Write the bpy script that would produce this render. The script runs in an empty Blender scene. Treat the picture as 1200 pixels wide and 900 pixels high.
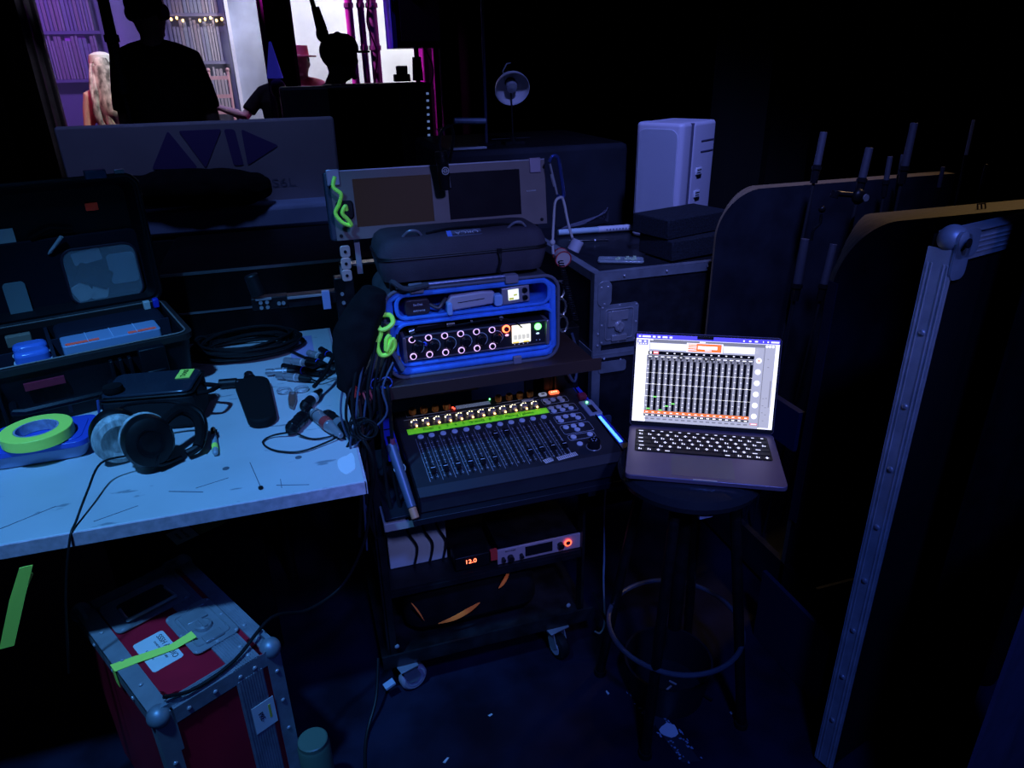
import bpy, math, random
from mathutils import Matrix, Vector, Euler
random.seed(7)
C = bpy.context.scene.collection
S = bpy.context.scene
PI = math.pi
R = math.radians

# ------------------------------------------------------------------ camera, world, lights, exposure
pitch, yaw, roll = R(24.2), R(17), R(1.2)
fw = Vector((math.sin(yaw)*math.cos(pitch), math.cos(yaw)*math.cos(pitch), -math.sin(pitch)))
rt0 = Vector((math.cos(yaw), -math.sin(yaw), 0)); up0 = rt0.cross(fw)
rt = rt0*math.cos(roll) - up0*math.sin(roll); up = rt.cross(fw)
cam = bpy.data.cameras.new('camera'); cam.sensor_width = 36; cam.lens = 832/1200*36
cam.clip_start = .02; cam.clip_end = 60
co = bpy.data.objects.new('camera', cam); C.objects.link(co)
M = Matrix((rt, up, -fw)).transposed().to_4x4(); M.translation = (0, 0, 1.5); co.matrix_world = M
S.camera = co
S.view_settings.view_transform = 'Standard'; S.view_settings.look = 'None'
S.view_settings.gamma = 1; S.view_settings.use_curve_mapping = False; S.view_settings.exposure = 0
w = bpy.data.worlds.new('dark_theatre'); S.world = w; w.use_nodes = True
w.node_tree.nodes['Background'].inputs[0].default_value = (.05, .12, .6, 1)
w.node_tree.nodes['Background'].inputs[1].default_value = .0022

def spot(name, loc, target, color, watts, angle=60, blend=.5, radius=.08):
    l = bpy.data.lights.new(name, 'SPOT'); l.energy = watts; l.color = color
    l.spot_size = R(angle); l.spot_blend = blend; l.shadow_soft_size = radius
    o = bpy.data.objects.new(name, l); C.objects.link(o); o.location = loc
    o.rotation_euler = (Vector(target)-Vector(loc)).to_track_quat('-Z', 'Y').to_euler()
    return o
def point(name, loc, color, watts, radius=.03):
    l = bpy.data.lights.new(name, 'POINT'); l.energy = watts; l.color = color; l.shadow_soft_size = radius
    o = bpy.data.objects.new(name, l); C.objects.link(o); o.location = loc
    return o
# blue working light and violet wash overhead, plus added blue fills
spot('blue_work_light', (-.75, .35, 3.3), (-.36, 1.5, .75), (.09, .38, 1), 330, 36, .9, .07)
spot('blue_front_fill', (.55, -1.0, 2.55), (.56, 1.5, .85), (.24, .30, 1), 150, 30, .9, .10)  # front fill added behind the camera for the bag and controller
spot('violet_wash_light', (.7, .6, 3.2), (1.35, 2.35, 1.1), (.19, .26, 1), 290, 38, .8, .1)
spot('blue_floor_fill', (.15, -.7, 3.0), (.75, 1.0, .1), (.06, .16, 1), 150, 46, .8, .12)  # added fill for the floor and the case door
spot('blue_console_fill', (-.3, 2.1, 3.4), (-.3, 3.3, .95), (.22, .32, 1), 42, 48, .8, .12)  # added fill aimed at the console panel
# warm spill from the stage wing on the right
spot('warm_wing_light', (3.2, 2.3, 2.6), (1.75, 1.65, 1.15), (1, .66, .3), 26, 27, .6, .1)
# stage lights and added wing fills
spot('stage_lavender_light', (-.4, 6.4, 4.2), (-1.0, 9.2, 1.2), (.42, .40, 1), 290, 80, .6, .2)
spot('stage_purple_light', (-2.6, 7.0, 3.6), (-2.4, 9.2, 1.4), (.36, .06, 1), 260, 60, .8, .2)
spot('stage_white_light', (.9, 6.9, 4.2), (.75, 9.0, 1.6), (.92, .93, 1), 760, 60, .5, .2)
spot('stage_magenta_light', (2.6, 5.78, 3.2), (.9, 6.0, 1.6), (.95, .10, .8), 90, 40, .6, .1)
spot('stage_magenta_light', (-.9, 5.83, 3.5), (.75, 5.98, 1.7), (.95, .10, .8), 380, 26, .6, .05)
spot('violet_side_fill', (-.3, 5.3, 3.0), (.84, 5.45, 1.8), (.25, .10, 1), 70, 22, .5, .05)  # added narrow spot brightening the hanging loudspeaker's side
spot('edge_drape_fill', (-.5, 4.9, 3.4), (-1.38, 5.7, 1.6), (.55, .5, .75), 14, 18, .5, .05)  # added small spot brightening the grey drape edge
spot('stage_pink_light', (-2.3, 5.9, 3.0), (-1.4, 7.0, 1.1), (1, .08, .30), 60, 30, .6, .1)
spot('stage_yellow_light', (-.6, 5.95, 3.4), (-1.15, 7.0, 1.35), (.9, .95, .75), 150, 22, .6, .1)

# ------------------------------------------------------------------ materials
MT = {}
def mat(name, col, rough=.5, metal=0, emit=None, es=1, var=0, vs=20, bump=0, bs=200, alpha=1, trans=0, spec=.5, stretch=None, mix=None):
    if name in MT: return MT[name]
    m = bpy.data.materials.new(name); m.use_nodes = True; MT[name] = m
    nt = m.node_tree; b = nt.nodes['Principled BSDF']; I = b.inputs
    I['Base Color'].default_value = (*col, 1); I['Roughness'].default_value = rough; I['Metallic'].default_value = metal
    I['Specular IOR Level'].default_value = spec if max(col) > .04 else min(spec, .28)
    if emit: I['Emission Color'].default_value = (*emit, 1); I['Emission Strength'].default_value = es
    if trans: I['Transmission Weight'].default_value = trans
    if alpha < 1: I['Alpha'].default_value = alpha
    tc = nt.nodes.new('ShaderNodeTexCoord'); mp = nt.nodes.new('ShaderNodeMapping')
    nt.links.new(tc.outputs['Object'], mp.inputs[0])
    if stretch: mp.inputs['Scale'].default_value = stretch
    n = nt.nodes.new('ShaderNodeTexNoise'); n.inputs['Scale'].default_value = vs; n.inputs['Detail'].default_value = 5
    nt.links.new(mp.outputs[0], n.inputs[0])
    if var or mix:
        r = nt.nodes.new('ShaderNodeValToRGB')
        c2 = mix if mix else tuple(max(0, c*(1-var)) for c in col)
        r.color_ramp.elements[0].color = (*c2, 1); r.color_ramp.elements[1].color = (*(tuple(min(1, c*(1+var)) for c in col) if not mix else col), 1)
        r.color_ramp.elements[0].position = .35; r.color_ramp.elements[1].position = .65
        nt.links.new(n.outputs[0], r.inputs[0]); nt.links.new(r.outputs[0], I['Base Color'])
    mr = nt.nodes.new('ShaderNodeMapRange'); mr.inputs[3].default_value = max(.02, rough*.85); mr.inputs[4].default_value = min(1, rough*1.15)
    nt.links.new(n.outputs[0], mr.inputs[0]); nt.links.new(mr.outputs[0], I['Roughness'])
    if bump:
        n2 = nt.nodes.new('ShaderNodeTexNoise'); n2.inputs['Scale'].default_value = bs
        nt.links.new(mp.outputs[0], n2.inputs[0])
        bp = nt.nodes.new('ShaderNodeBump'); bp.inputs['Strength'].default_value = bump; bp.inputs['Distance'].default_value = .002
        nt.links.new(n2.outputs[0], bp.inputs['Height']); nt.links.new(bp.outputs[0], I['Normal'])
    return m
black = mat('black_plastic', (.006, .006, .007), .45, var=.3)
black_gloss = mat('black_gloss', (.01, .01, .012), .2)
black_metal = mat('black_painted_metal', (.008, .008, .010), .4, .2, var=.3, vs=40)
black_cloth = mat('black_cloth', (.008, .008, .009), .95, var=.3, bump=.4, bs=300, spec=.1)
dark_cloth = mat('dark_drape', (.004, .004, .005), .95, var=.3, spec=.05)
navy_bag = mat('bag_nylon', (.05, .05, .06), .75, var=.25, bump=.5, bs=600)
rubber = mat('cable_rubber', (.007, .007, .008), .5)
alu = mat('aluminium', (.34, .34, .36), .42, .35, var=.12, vs=15, bump=.1, bs=80)
alu_ribbed = mat('ribbed_aluminium', (.30, .30, .33), .40, .35, var=.15, vs=30, bump=.15)
steel = mat('zinc_steel', (.42, .42, .44), .3, .5, var=.1)
chrome = mat('chrome', (.60, .60, .64), .2, .45)
white_p = mat('white_plastic', (.7, .7, .72), .4)
paper = mat('white_paper', (.75, .75, .72), .7, var=.04)
def fluoro(name, col):
    m = bpy.data.materials.new(name); m.use_nodes = True; MT[name] = m; nt = m.node_tree
    b = nt.nodes['Principled BSDF']; b.inputs['Base Color'].default_value = (.02, .02, .02, 1); b.inputs['Roughness'].default_value = .45
    d = nt.nodes.new('ShaderNodeBsdfDiffuse'); tc = nt.nodes.new('ShaderNodeTexCoord'); n = nt.nodes.new('ShaderNodeTexNoise'); n.inputs['Scale'].default_value = 45
    mx = nt.nodes.new('ShaderNodeMixRGB'); mx.inputs[1].default_value = (*[c*.92 for c in col], 1); mx.inputs[2].default_value = (*col, 1)
    nt.links.new(tc.outputs['Object'], n.inputs[0]); nt.links.new(n.outputs[0], mx.inputs[0]); nt.links.new(mx.outputs[0], d.inputs['Color'])
    a = nt.nodes.new('ShaderNodeAddShader'); nt.links.new(d.outputs[0], a.inputs[0]); nt.links.new(b.outputs[0], a.inputs[1])
    nt.links.new(a.outputs[0], nt.nodes['Material Output'].inputs['Surface']); return m
green_rub = fluoro('green_rubber', (.8, 1.6, .12))
neon = fluoro('neon_green_tape', (.9, 1.2, .14))
blue_fab = mat('blue_lining_fabric', (.05, .22, .75), .8, var=.2, bump=.5, bs=500)
blue_pl = mat('blue_plastic', (.03, .06, .75), .35)
ink = mat('black_ink', (.008, .008, .008), .6)
lt_print = mat('pale_print', (.75, .8, .88), .6)

# ------------------------------------------------------------------ mesh builder
class MB:
    def __init__(s, M=None): s.v = []; s.f = []; s.mi = []; s.M = M or Matrix()
    def add(s, vs, fs, m=0, X=None):
        T = s.M @ X if X else s.M
        b = len(s.v); s.v += [tuple(T @ Vector(p)) for p in vs]
        s.f += [[b+i for i in f] for f in fs]; s.mi += [m]*len(fs); return s
    def box(s, x0, x1, y0, y1, z0, z1, m=0, X=None):
        vs = [(x, y, z) for z in (z0, z1) for y in (y0, y1) for x in (x0, x1)]
        return s.add(vs, [(0,2,3,1), (4,5,7,6), (0,1,5,4), (2,6,7,3), (0,4,6,2), (1,3,7,5)], m, X)
    def loft(s, rings, m=0, cap=True, closed=False):
        n = len(rings[0]); vs = [p for r in rings for p in r]; fs = []
        L = len(rings)
        for i in range(L if closed else L-1):
            a, b = i*n, ((i+1) % L)*n
            for j in range(n): fs.append((a+j, a+(j+1) % n, b+(j+1) % n, b+j))
        if cap and not closed: fs += [tuple(range(n))[::-1], tuple(range((L-1)*n, L*n))]
        return s.add(vs, fs, m)
    def tube(s, pts, r, n=8, m=0, closed=False):
        P = [Vector(p) for p in pts]; rings = []; L = len(P)
        rr = r if hasattr(r, '__len__') else [r]*L
        prev = None
        for i in range(L):
            if closed: t = P[(i+1) % L]-P[i-1]
            else: t = P[min(i+1, L-1)]-P[max(i-1, 0)]
            if t.length < 1e-9: t = Vector((0, 0, 1))
            t.normalize()
            if prev is None:
                a = t.orthogonal().normalized()
            else:
                a = prev - t*prev.dot(t)
                a = a.normalized() if a.length > 1e-6 else t.orthogonal().normalized()
            prev = a; b = t.cross(a)
            rings.append([P[i]+(a*math.cos(2*PI*k/n)+b*math.sin(2*PI*k/n))*rr[i] for k in range(n)])
        return s.loft(rings, m, True, closed)
    def cyl(s, p0, p1, r0, r1=None, n=20, m=0):
        return s.tube([p0, p1], [r0, r0 if r1 is None else r1], n, m)
    def lathe(s, prof, n=28, m=0, X=None):
        vs = []; fs = []
        for r, z in prof:
            for k in range(n): vs.append((r*math.cos(2*PI*k/n), r*math.sin(2*PI*k/n), z))
        for i in range(len(prof)-1):
            for k in range(n): fs.append((i*n+k, i*n+(k+1) % n, (i+1)*n+(k+1) % n, (i+1)*n+k))
        if prof[0][0] > 1e-5: fs.append(tuple(range(n))[::-1])
        if prof[-1][0] > 1e-5: fs.append(tuple(range((len(prof)-1)*n, len(prof)*n)))
        return s.add(vs, fs, m, X)
    def lathe_open(s, prof, n=28, m=0, X=None):
        vs = []; fs = []
        for r, z in prof:
            for k in range(n): vs.append((r*math.cos(2*PI*k/n), r*math.sin(2*PI*k/n), z))
        for i in range(len(prof)-1):
            for k in range(n): fs.append((i*n+k, i*n+(k+1) % n, (i+1)*n+(k+1) % n, (i+1)*n+k))
        return s.add(vs, fs, m, X)
    def ring(s, r, t, c=(0,0,0), n=28, k=8, m=0, X=None):
        T = Matrix.Translation(c) @ X if X else Matrix.Translation(c)
        pts = [T @ Vector((r*math.cos(2*PI*i/n), r*math.sin(2*PI*i/n), 0)) for i in range(n)]
        return s.tube(pts, t, k, m, True)
    def ell(s, c, rx, ry, rz, n=20, h=12, m=0):
        prof = [(max(1e-6, math.sin(PI*i/h)), -math.cos(PI*i/h)) for i in range(h+1)]
        prof[0] = (1e-6, -1); prof[-1] = (1e-6, 1)
        return s.lathe(prof, n, m, Matrix.Translation(c) @ Matrix.Diagonal((rx, ry, rz, 1)))
    def prism(s, poly, z0, z1, m=0, X=None):
        n = len(poly); vs = [(x, y, z0) for x, y in poly]+[(x, y, z1) for x, y in poly]
        fs = [tuple(range(n))[::-1], tuple(range(n, 2*n))]+[(i, (i+1) % n, (i+1) % n+n, i+n) for i in range(n)]
        return s.add(vs, fs, m, X)
    def build(s, name, mats, parent=None, bevel=0, smooth=35, seg=2, sub=0):
        me = bpy.data.meshes.new(name); me.from_pydata(s.v, [], s.f)
        for m in (mats if isinstance(mats, (list, tuple)) else [mats]): me.materials.append(m)
        for i, p in enumerate(me.polygons): p.material_index = s.mi[i]
        me.validate()
        if smooth:
            me.shade_smooth(); me.set_sharp_from_angle(angle=R(smooth))
        o = bpy.data.objects.new(name, me); C.objects.link(o); o.parent = parent
        if bevel:
            b = o.modifiers.new('edge', 'BEVEL'); b.width = bevel; b.segments = seg; b.limit_method = 'ANGLE'; b.angle_limit = R(40)
        if sub:
            b = o.modifiers.new('subsurf', 'SUBSURF'); b.levels = sub; b.render_levels = sub
        return o
def rrect(x0, x1, y0, y1, r, n=5):
    out = []
    for cx, cy, a in ((x1-r, y1-r, 0), (x0+r, y1-r, 90), (x0+r, y0+r, 180), (x1-r, y0+r, 270)):
        for i in range(n+1):
            t = R(a+90*i/n); out.append((cx+r*math.cos(t), cy+r*math.sin(t)))
    return out
def T(x, y, z): return Matrix.Translation((x, y, z))
def RX(a): return Matrix.Rotation(R(a), 4, 'X')
def RY(a): return Matrix.Rotation(R(a), 4, 'Y')
def RZ(a): return Matrix.Rotation(R(a), 4, 'Z')
UP = RX(90)            # local z -> -y : prisms drawn in the x-z plane, facing the viewer
def smooth_path(P, k=6):
    P = [Vector(p) for p in P]; out = []
    for i in range(len(P)-1):
        a, b, c, d = P[max(i-1, 0)], P[i], P[i+1], P[min(i+2, len(P)-1)]
        for j in range(k):
            t = j/k
            out.append(.5*((2*b)+(c-a)*t+(2*a-5*b+4*c-d)*t*t+(3*b-a-3*c+d)*t**3))
    out.append(P[-1]); return out
def tag(o, label=None, cat=None, group=None, kind=None):
    if label: o['label'] = label
    if cat: o['category'] = cat
    if group: o['group'] = group
    if kind: o['kind'] = kind
    return o
def thing(name, label, cat, loc=(0,0,0), rz=0, group=None, rx=0, ry=0):
    o = bpy.data.objects.new(name, None); C.objects.link(o); o.empty_display_size = .05
    o.location = loc; o.rotation_euler = (R(rx), R(ry), R(rz))
    return tag(o, label, cat, group)
def copy_tree(o, parent=None, kids=None):
    kids = kids or [x for x in C.objects if x.parent == o]
    c = o.copy(); C.objects.link(c); c.parent = parent
    for ch in kids: copy_tree(ch, c)
    return c
def dup(o, parent, loc):
    c = o.copy(); C.objects.link(c); c.parent = parent; c.location = loc; return c
def text(name, s, size, m, parent, X, extrude=.0003, align='CENTER', sx=1):
    cu = bpy.data.curves.new(name, 'FONT'); cu.body = s; cu.size = size; cu.extrude = extrude
    cu.align_x = align; cu.align_y = 'CENTER'
    t = bpy.data.objects.new(name, cu); C.objects.link(t)
    bpy.context.view_layer.update()
    me = bpy.data.meshes.new_from_object(t.evaluated_get(bpy.context.evaluated_depsgraph_get()))
    bpy.data.objects.remove(t); bpy.data.curves.remove(cu)
    me.transform(X @ Matrix.Diagonal((sx, 1, 1, 1))); me.materials.clear(); me.materials.append(m)
    me.name = name
    o = bpy.data.objects.new(name, me); C.objects.link(o); o.parent = parent
    return o

# ------------------------------------------------------------------ room
floor_m = mat('black_stage_floor', (.010, .010, .024), .42, var=.5, vs=6, bump=.15, bs=40)
o = MB().box(-7, 7, -2, 14, -.05, 0).build('floor', floor_m, smooth=0); tag(o, 'black painted theatre floor', kind='structure')
o = MB().box(-7, 7, 13, 13.1, 0, 6).build('wall_back', dark_cloth, smooth=0); tag(o, 'black wall behind the stage', kind='structure')
o = MB().box(-7.1, -7, -2, 13.1, 0, 6).build('wall_left', dark_cloth, smooth=0); tag(o, kind='structure')
o = MB().box(7, 7.1, -2, 13.1, 0, 6).build('wall_right', dark_cloth, smooth=0); tag(o, kind='structure')

def drape(name, label, P0, P1, h, m, depth=.07, waves=10, z0=0.01, group=None, n=None, phase=0.):
    # pleated cloth with thickness hanging between two floor points
    P0 = Vector((*P0, 0)); P1 = Vector((*P1, 0)); d = (P1-P0); nrm = Vector((-d.y, d.x, 0)).normalized()
    n = n or waves*8; f = []; 
    for i in range(n+1):
        t = i/n; k = depth*(math.sin(t*waves*2*PI+phase)+.3*math.sin(t*waves*4.3*PI+1))*.5
        f.append(P0+d*t+nrm*k)
    mb = MB(); vs = []; th = .006
    for z in (z0, h):
        vs += [(p.x, p.y, z) for p in f]+[(p.x+nrm.x*th, p.y+nrm.y*th, z) for p in f]
    N = n+1; fs = []
    for i in range(n):
        fs += [(i, i+1, 2*N+i+1, 2*N+i), (N+i+1, N+i, 3*N+i, 3*N+i+1), (i, N+i, N+i+1, i+1), (2*N+i, 2*N+i+1, 3*N+i+1, 3*N+i)]
    fs += [(0, 2*N, 3*N, N), (n, N+n, 3*N+n, 2*N+n)]
    o = mb.add(vs, fs).build(name, m, smooth=60)
    return tag(o, label, 'curtain', group)
drape('stage_drape', 'black stage drape at far left, left of the lit stage opening', (-6.9, 5.7), (-1.44, 5.7), 4.5, dark_cloth, waves=18)
drape('stage_drape', 'black stage drape hanging between the two lit stage openings', (.03, 5.7), (.215, 5.7), 4.5, dark_cloth, .04, 2)
drape('stage_drape', 'wide black drape to the right of the lit stage openings, behind the desk lamp', (1.19, 5.7), (6.9, 5.7), 4.5, dark_cloth, waves=16)
drape('drape_edging', 'thin grey-white edge drape along the left of the larger stage opening', (-1.435, 5.68), (-1.33, 5.72), 4.5, mat('grey_drape', (.35, .34, .36), .9, var=.1), .025, 2)
drape('magenta_curtain', 'magenta-lit curtain strip at the right side of the larger stage opening', (-.01, 5.95), (.10, 5.95), 4.5, mat('magenta_lit_drape', (.5, .08, .5), .8, var=.1), .03, 2)  # magenta light on the cloth is put into its colour
drape('magenta_curtain', 'magenta-lit pleated curtain under the hanging loudspeaker', (1.10, 6.0), (1.26, 6.0), 4.5, mat('magenta_lit_drape', (.5, .08, .5), .8), .04, 2)

# ------------------------------------------------------------------ stage set
set_wall = mat('painted_set_wall', (.42, .40, .52), .8, var=.25, vs=1.2)
o = MB().box(-3.6, -.34, 9.2, 9.26, 0, 4).box(-3.6, -.34, 9.16, 9.2, 2.45, 2.5).box(-3.6, -.34, 9.17, 9.2, 0, .12).build('set_wall', set_wall, smooth=0)
tag(o, 'tall lavender-lit painted set wall at the back of the stage', 'stage set')
o = MB().box(-.30, 1.6, 8.9, 8.96, 0, 4).build('set_flat', mat('grey_set_flat', (.30, .33, .40), .85, var=.5, vs=2), smooth=0)
tag(o, 'grey-blue stage flat right of the white vertical edge', 'stage set')
o = MB().box(-.335, -.30, 8.86, 8.9, 0, 4).build('set_edge_trim', mat('white_trim', (.8, .78, .85), .5), smooth=0)
tag(o, 'thin white vertical trim on the stage set', 'trim')
cyc = mat('fog_white_cloth', (.82, .82, .84), .9, var=.22, vs=1.1)  # cloud noise in the cloth colour stands for bright stage fog
o = MB().box(.30, 1.95, 8.78, 8.8, 0, 4.2).build('backcloth', cyc, smooth=0)
tag(o, 'white backcloth coloured with cloudy stage fog, seen through the narrow stage opening', 'backdrop')
shelf_wood = mat('shelf_wood', (.20, .18, .28), .7)
def bookcase(x0, x1, z0, z1, label, gl, sel):
    t = thing('bookcase', label, 'bookcase', (x0, 9.14, 0))
    W = x1-x0
    MB().box(0, .03, -.12, 0, z0, z1).box(W-.03, W, -.12, 0, z0, z1).box(0, W, -.02, 0, z0, z1).build('carcass', shelf_wood, t)
    rows = [z for z in sel]
    for z in rows: MB().box(.03, W-.03, -.13, -.02, z-.03, z).build('shelf', shelf_wood, t)
    return t
bookcase(-.93, -.35, .9, 3.4, 'bookcase with pale upright books at the back of the stage, right of the dark figure', 0, (1.12, 1.6, 2.06, 2.55))
bookcase(-2.2, -1.55, .9, 3.4, 'dim purple bookcase at the back of the stage, above the white-haired performer', 0, (1.45, 1.9, 2.35))
bk = [mat('book_%s' % n, c, .7) for n, c in (('cream', (.42, .36, .38)), ('tan', (.36, .28, .30)), ('mauve', (.28, .25, .34)), ('grey', (.30, .30, .36)))]
meshes = []
for i in range(5):
    h = (.36, .40, .33, .38, .42)[i]; th = (.022, .03, .026, .034, .02)[i]
    ob = MB().box(0, th, -.09, 0, 0, h).box(-.001, th+.001, -.092, -.085, h*.75, h*.8).build('book', bk[i % 4], bevel=.003)
    meshes.append((ob.data, th, h, ob)); 
first = set()
def books(x0, x1, z, label, group):
    x = x0; 
    while x < x1-.04:
        k = random.randrange(5); me, th, h, src = meshes[k]
        if k not in first: ob = src; first.add(k)
        else: ob = src.copy(); C.objects.link(ob)
        ob.location = (x, 9.12-random.uniform(0, .012), z+.001); tag(ob, label, 'book', group)
        x += th+random.uniform(.003, .01)
for z, nm in ((1.12, 'lowest visible'), (1.6, 'middle'), (2.06, 'top')):
    books(-.89, -.39, z, 'pale book standing upright on the %s shelf of the bookcase beside the dark figure' % nm, 'books on the %s shelf of the right bookcase' % nm)
for z, nm in ((1.45, 'lower'), (1.9, 'upper')):
    books(-2.15, -1.6, z, 'dim purple-lit book on the %s shelf of the left bookcase' % nm, 'books on the %s shelf of the left bookcase' % nm)
for me, th, h, src in meshes:
    if 'label' not in src: bpy.data.objects.remove(src)
fairy = mat('fairy_light', (1, .6, .2), .3, emit=(1, .6, .18), es=6)
t = thing('string_lights', 'string of small warm lights along the bookcase in the stage set', 'lights', (-.9, 8.98, 2.0))
MB().tube([(i*.055, 0, .012*math.sin(i*1.7)-.01) for i in range(11)], .003, 5).build('wire', rubber, t)
b0 = None
for i in range(10):
    if i in (3, 4): continue
    L = (i*.055+.02, -.01, .014*math.sin(i*2.1))
    if b0 is None: b0 = MB().ell((0,0,0), .012, .012, .016, 10, 6).build('bulb', fairy, t); b0.location = L
    else: dup(b0, t, L)
# magenta panel
o = MB().box(-1.93, -1.74, 9.05, 9.08, 1.56, 1.86).build('wall_picture', mat('magenta_panel', (.55, .12, .6), .6), smooth=0)
tag(o, 'small magenta framed panel on the purple set wall', 'picture')
o = MB().box(-1.87, -1.80, 9.045, 9.05, 1.62, 1.80).build('mount', mat('magenta_panel_light', (.65, .2, .65), .6), o)
# steps / ladder-back prop
t = thing('step_ladder', 'pinkish wooden ladder-backed chair standing on the stage', 'chair', (-.47, 8.2, 0))
wood_p = mat('pink_wood', (.75, .42, .38), .6)
for sx in (-1, 1): MB().cyl((.085*sx, .0, .95), (.09*sx, .05, 1.50), .014).ell((.09*sx, .05, 1.51), .02, .02, .02, 10, 6).build('post', wood_p, t)
for z in (1.10, 1.25, 1.42): MB().box(-.085, .085, .01, .035, z, z+.035).build('rung', wood_p, t)
MB().prism(rrect(-.12, .12, .02, 1.0, .09), 0, .05, X=UP).build('back_panel', mat('pink_panel', (.55, .30, .32), .6), t)
MB().box(-.12, .12, -.3, 0, .44, .48).build('seat', wood_p, t, bevel=.005)
for sx in (-.1, .1):
    for y in (-.28, -.02): MB().cyl((sx, y, 0), (sx, y, .44), .016).build('leg', wood_p, t)

# haze volume over the stage right part
hz = bpy.data.materials.new('stage_haze'); hz.use_nodes = True; nt = hz.node_tree; nt.nodes.clear()
out = nt.nodes.new('ShaderNodeOutputMaterial'); pv = nt.nodes.new('ShaderNodeVolumePrincipled')
tc = nt.nodes.new('ShaderNodeTexCoord'); no = nt.nodes.new('ShaderNodeTexNoise'); no.inputs['Scale'].default_value = 2.2; no.inputs['Detail'].default_value = 5
mr = nt.nodes.new('ShaderNodeMapRange'); mr.inputs[1].default_value = .42; mr.inputs[2].default_value = .7; mr.inputs[3].default_value = .02; mr.inputs[4].default_value = 1.3
nt.links.new(tc.outputs['Object'], no.inputs[0]); nt.links.new(no.outputs[0], mr.inputs[0]); nt.links.new(mr.outputs[0], pv.inputs['Density'])
nt.links.new(pv.outputs[0], out.inputs['Volume']); pv.inputs['Color'].default_value = (.9, .9, .95, 1)
mb = MB().ell((.35, 8.2, 1.7), .75, .45, 1.6, 20, 12)
o = mb.build('stage_haze', hz); tag(o, 'pale cloud of stage haze drifting in front of the set', 'haze', kind='stuff')

vh = bpy.data.materials.new('thin_stage_haze'); vh.use_nodes = True; nt = vh.node_tree; nt.nodes.clear()
out = nt.nodes.new('ShaderNodeOutputMaterial'); pv = nt.nodes.new('ShaderNodeVolumePrincipled'); pv.inputs['Density'].default_value = .20; pv.inputs['Color'].default_value = (.85, .88, 1, 1)
nt.links.new(pv.outputs[0], out.inputs['Volume'])
o = MB().box(-2.9, -.42, 7.85, 8.85, .6, 3.4).build('thin_haze', vh, smooth=0); tag(o, 'thin even haze veiling the bookcases at the back of the stage', 'haze', kind='stuff')
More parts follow.
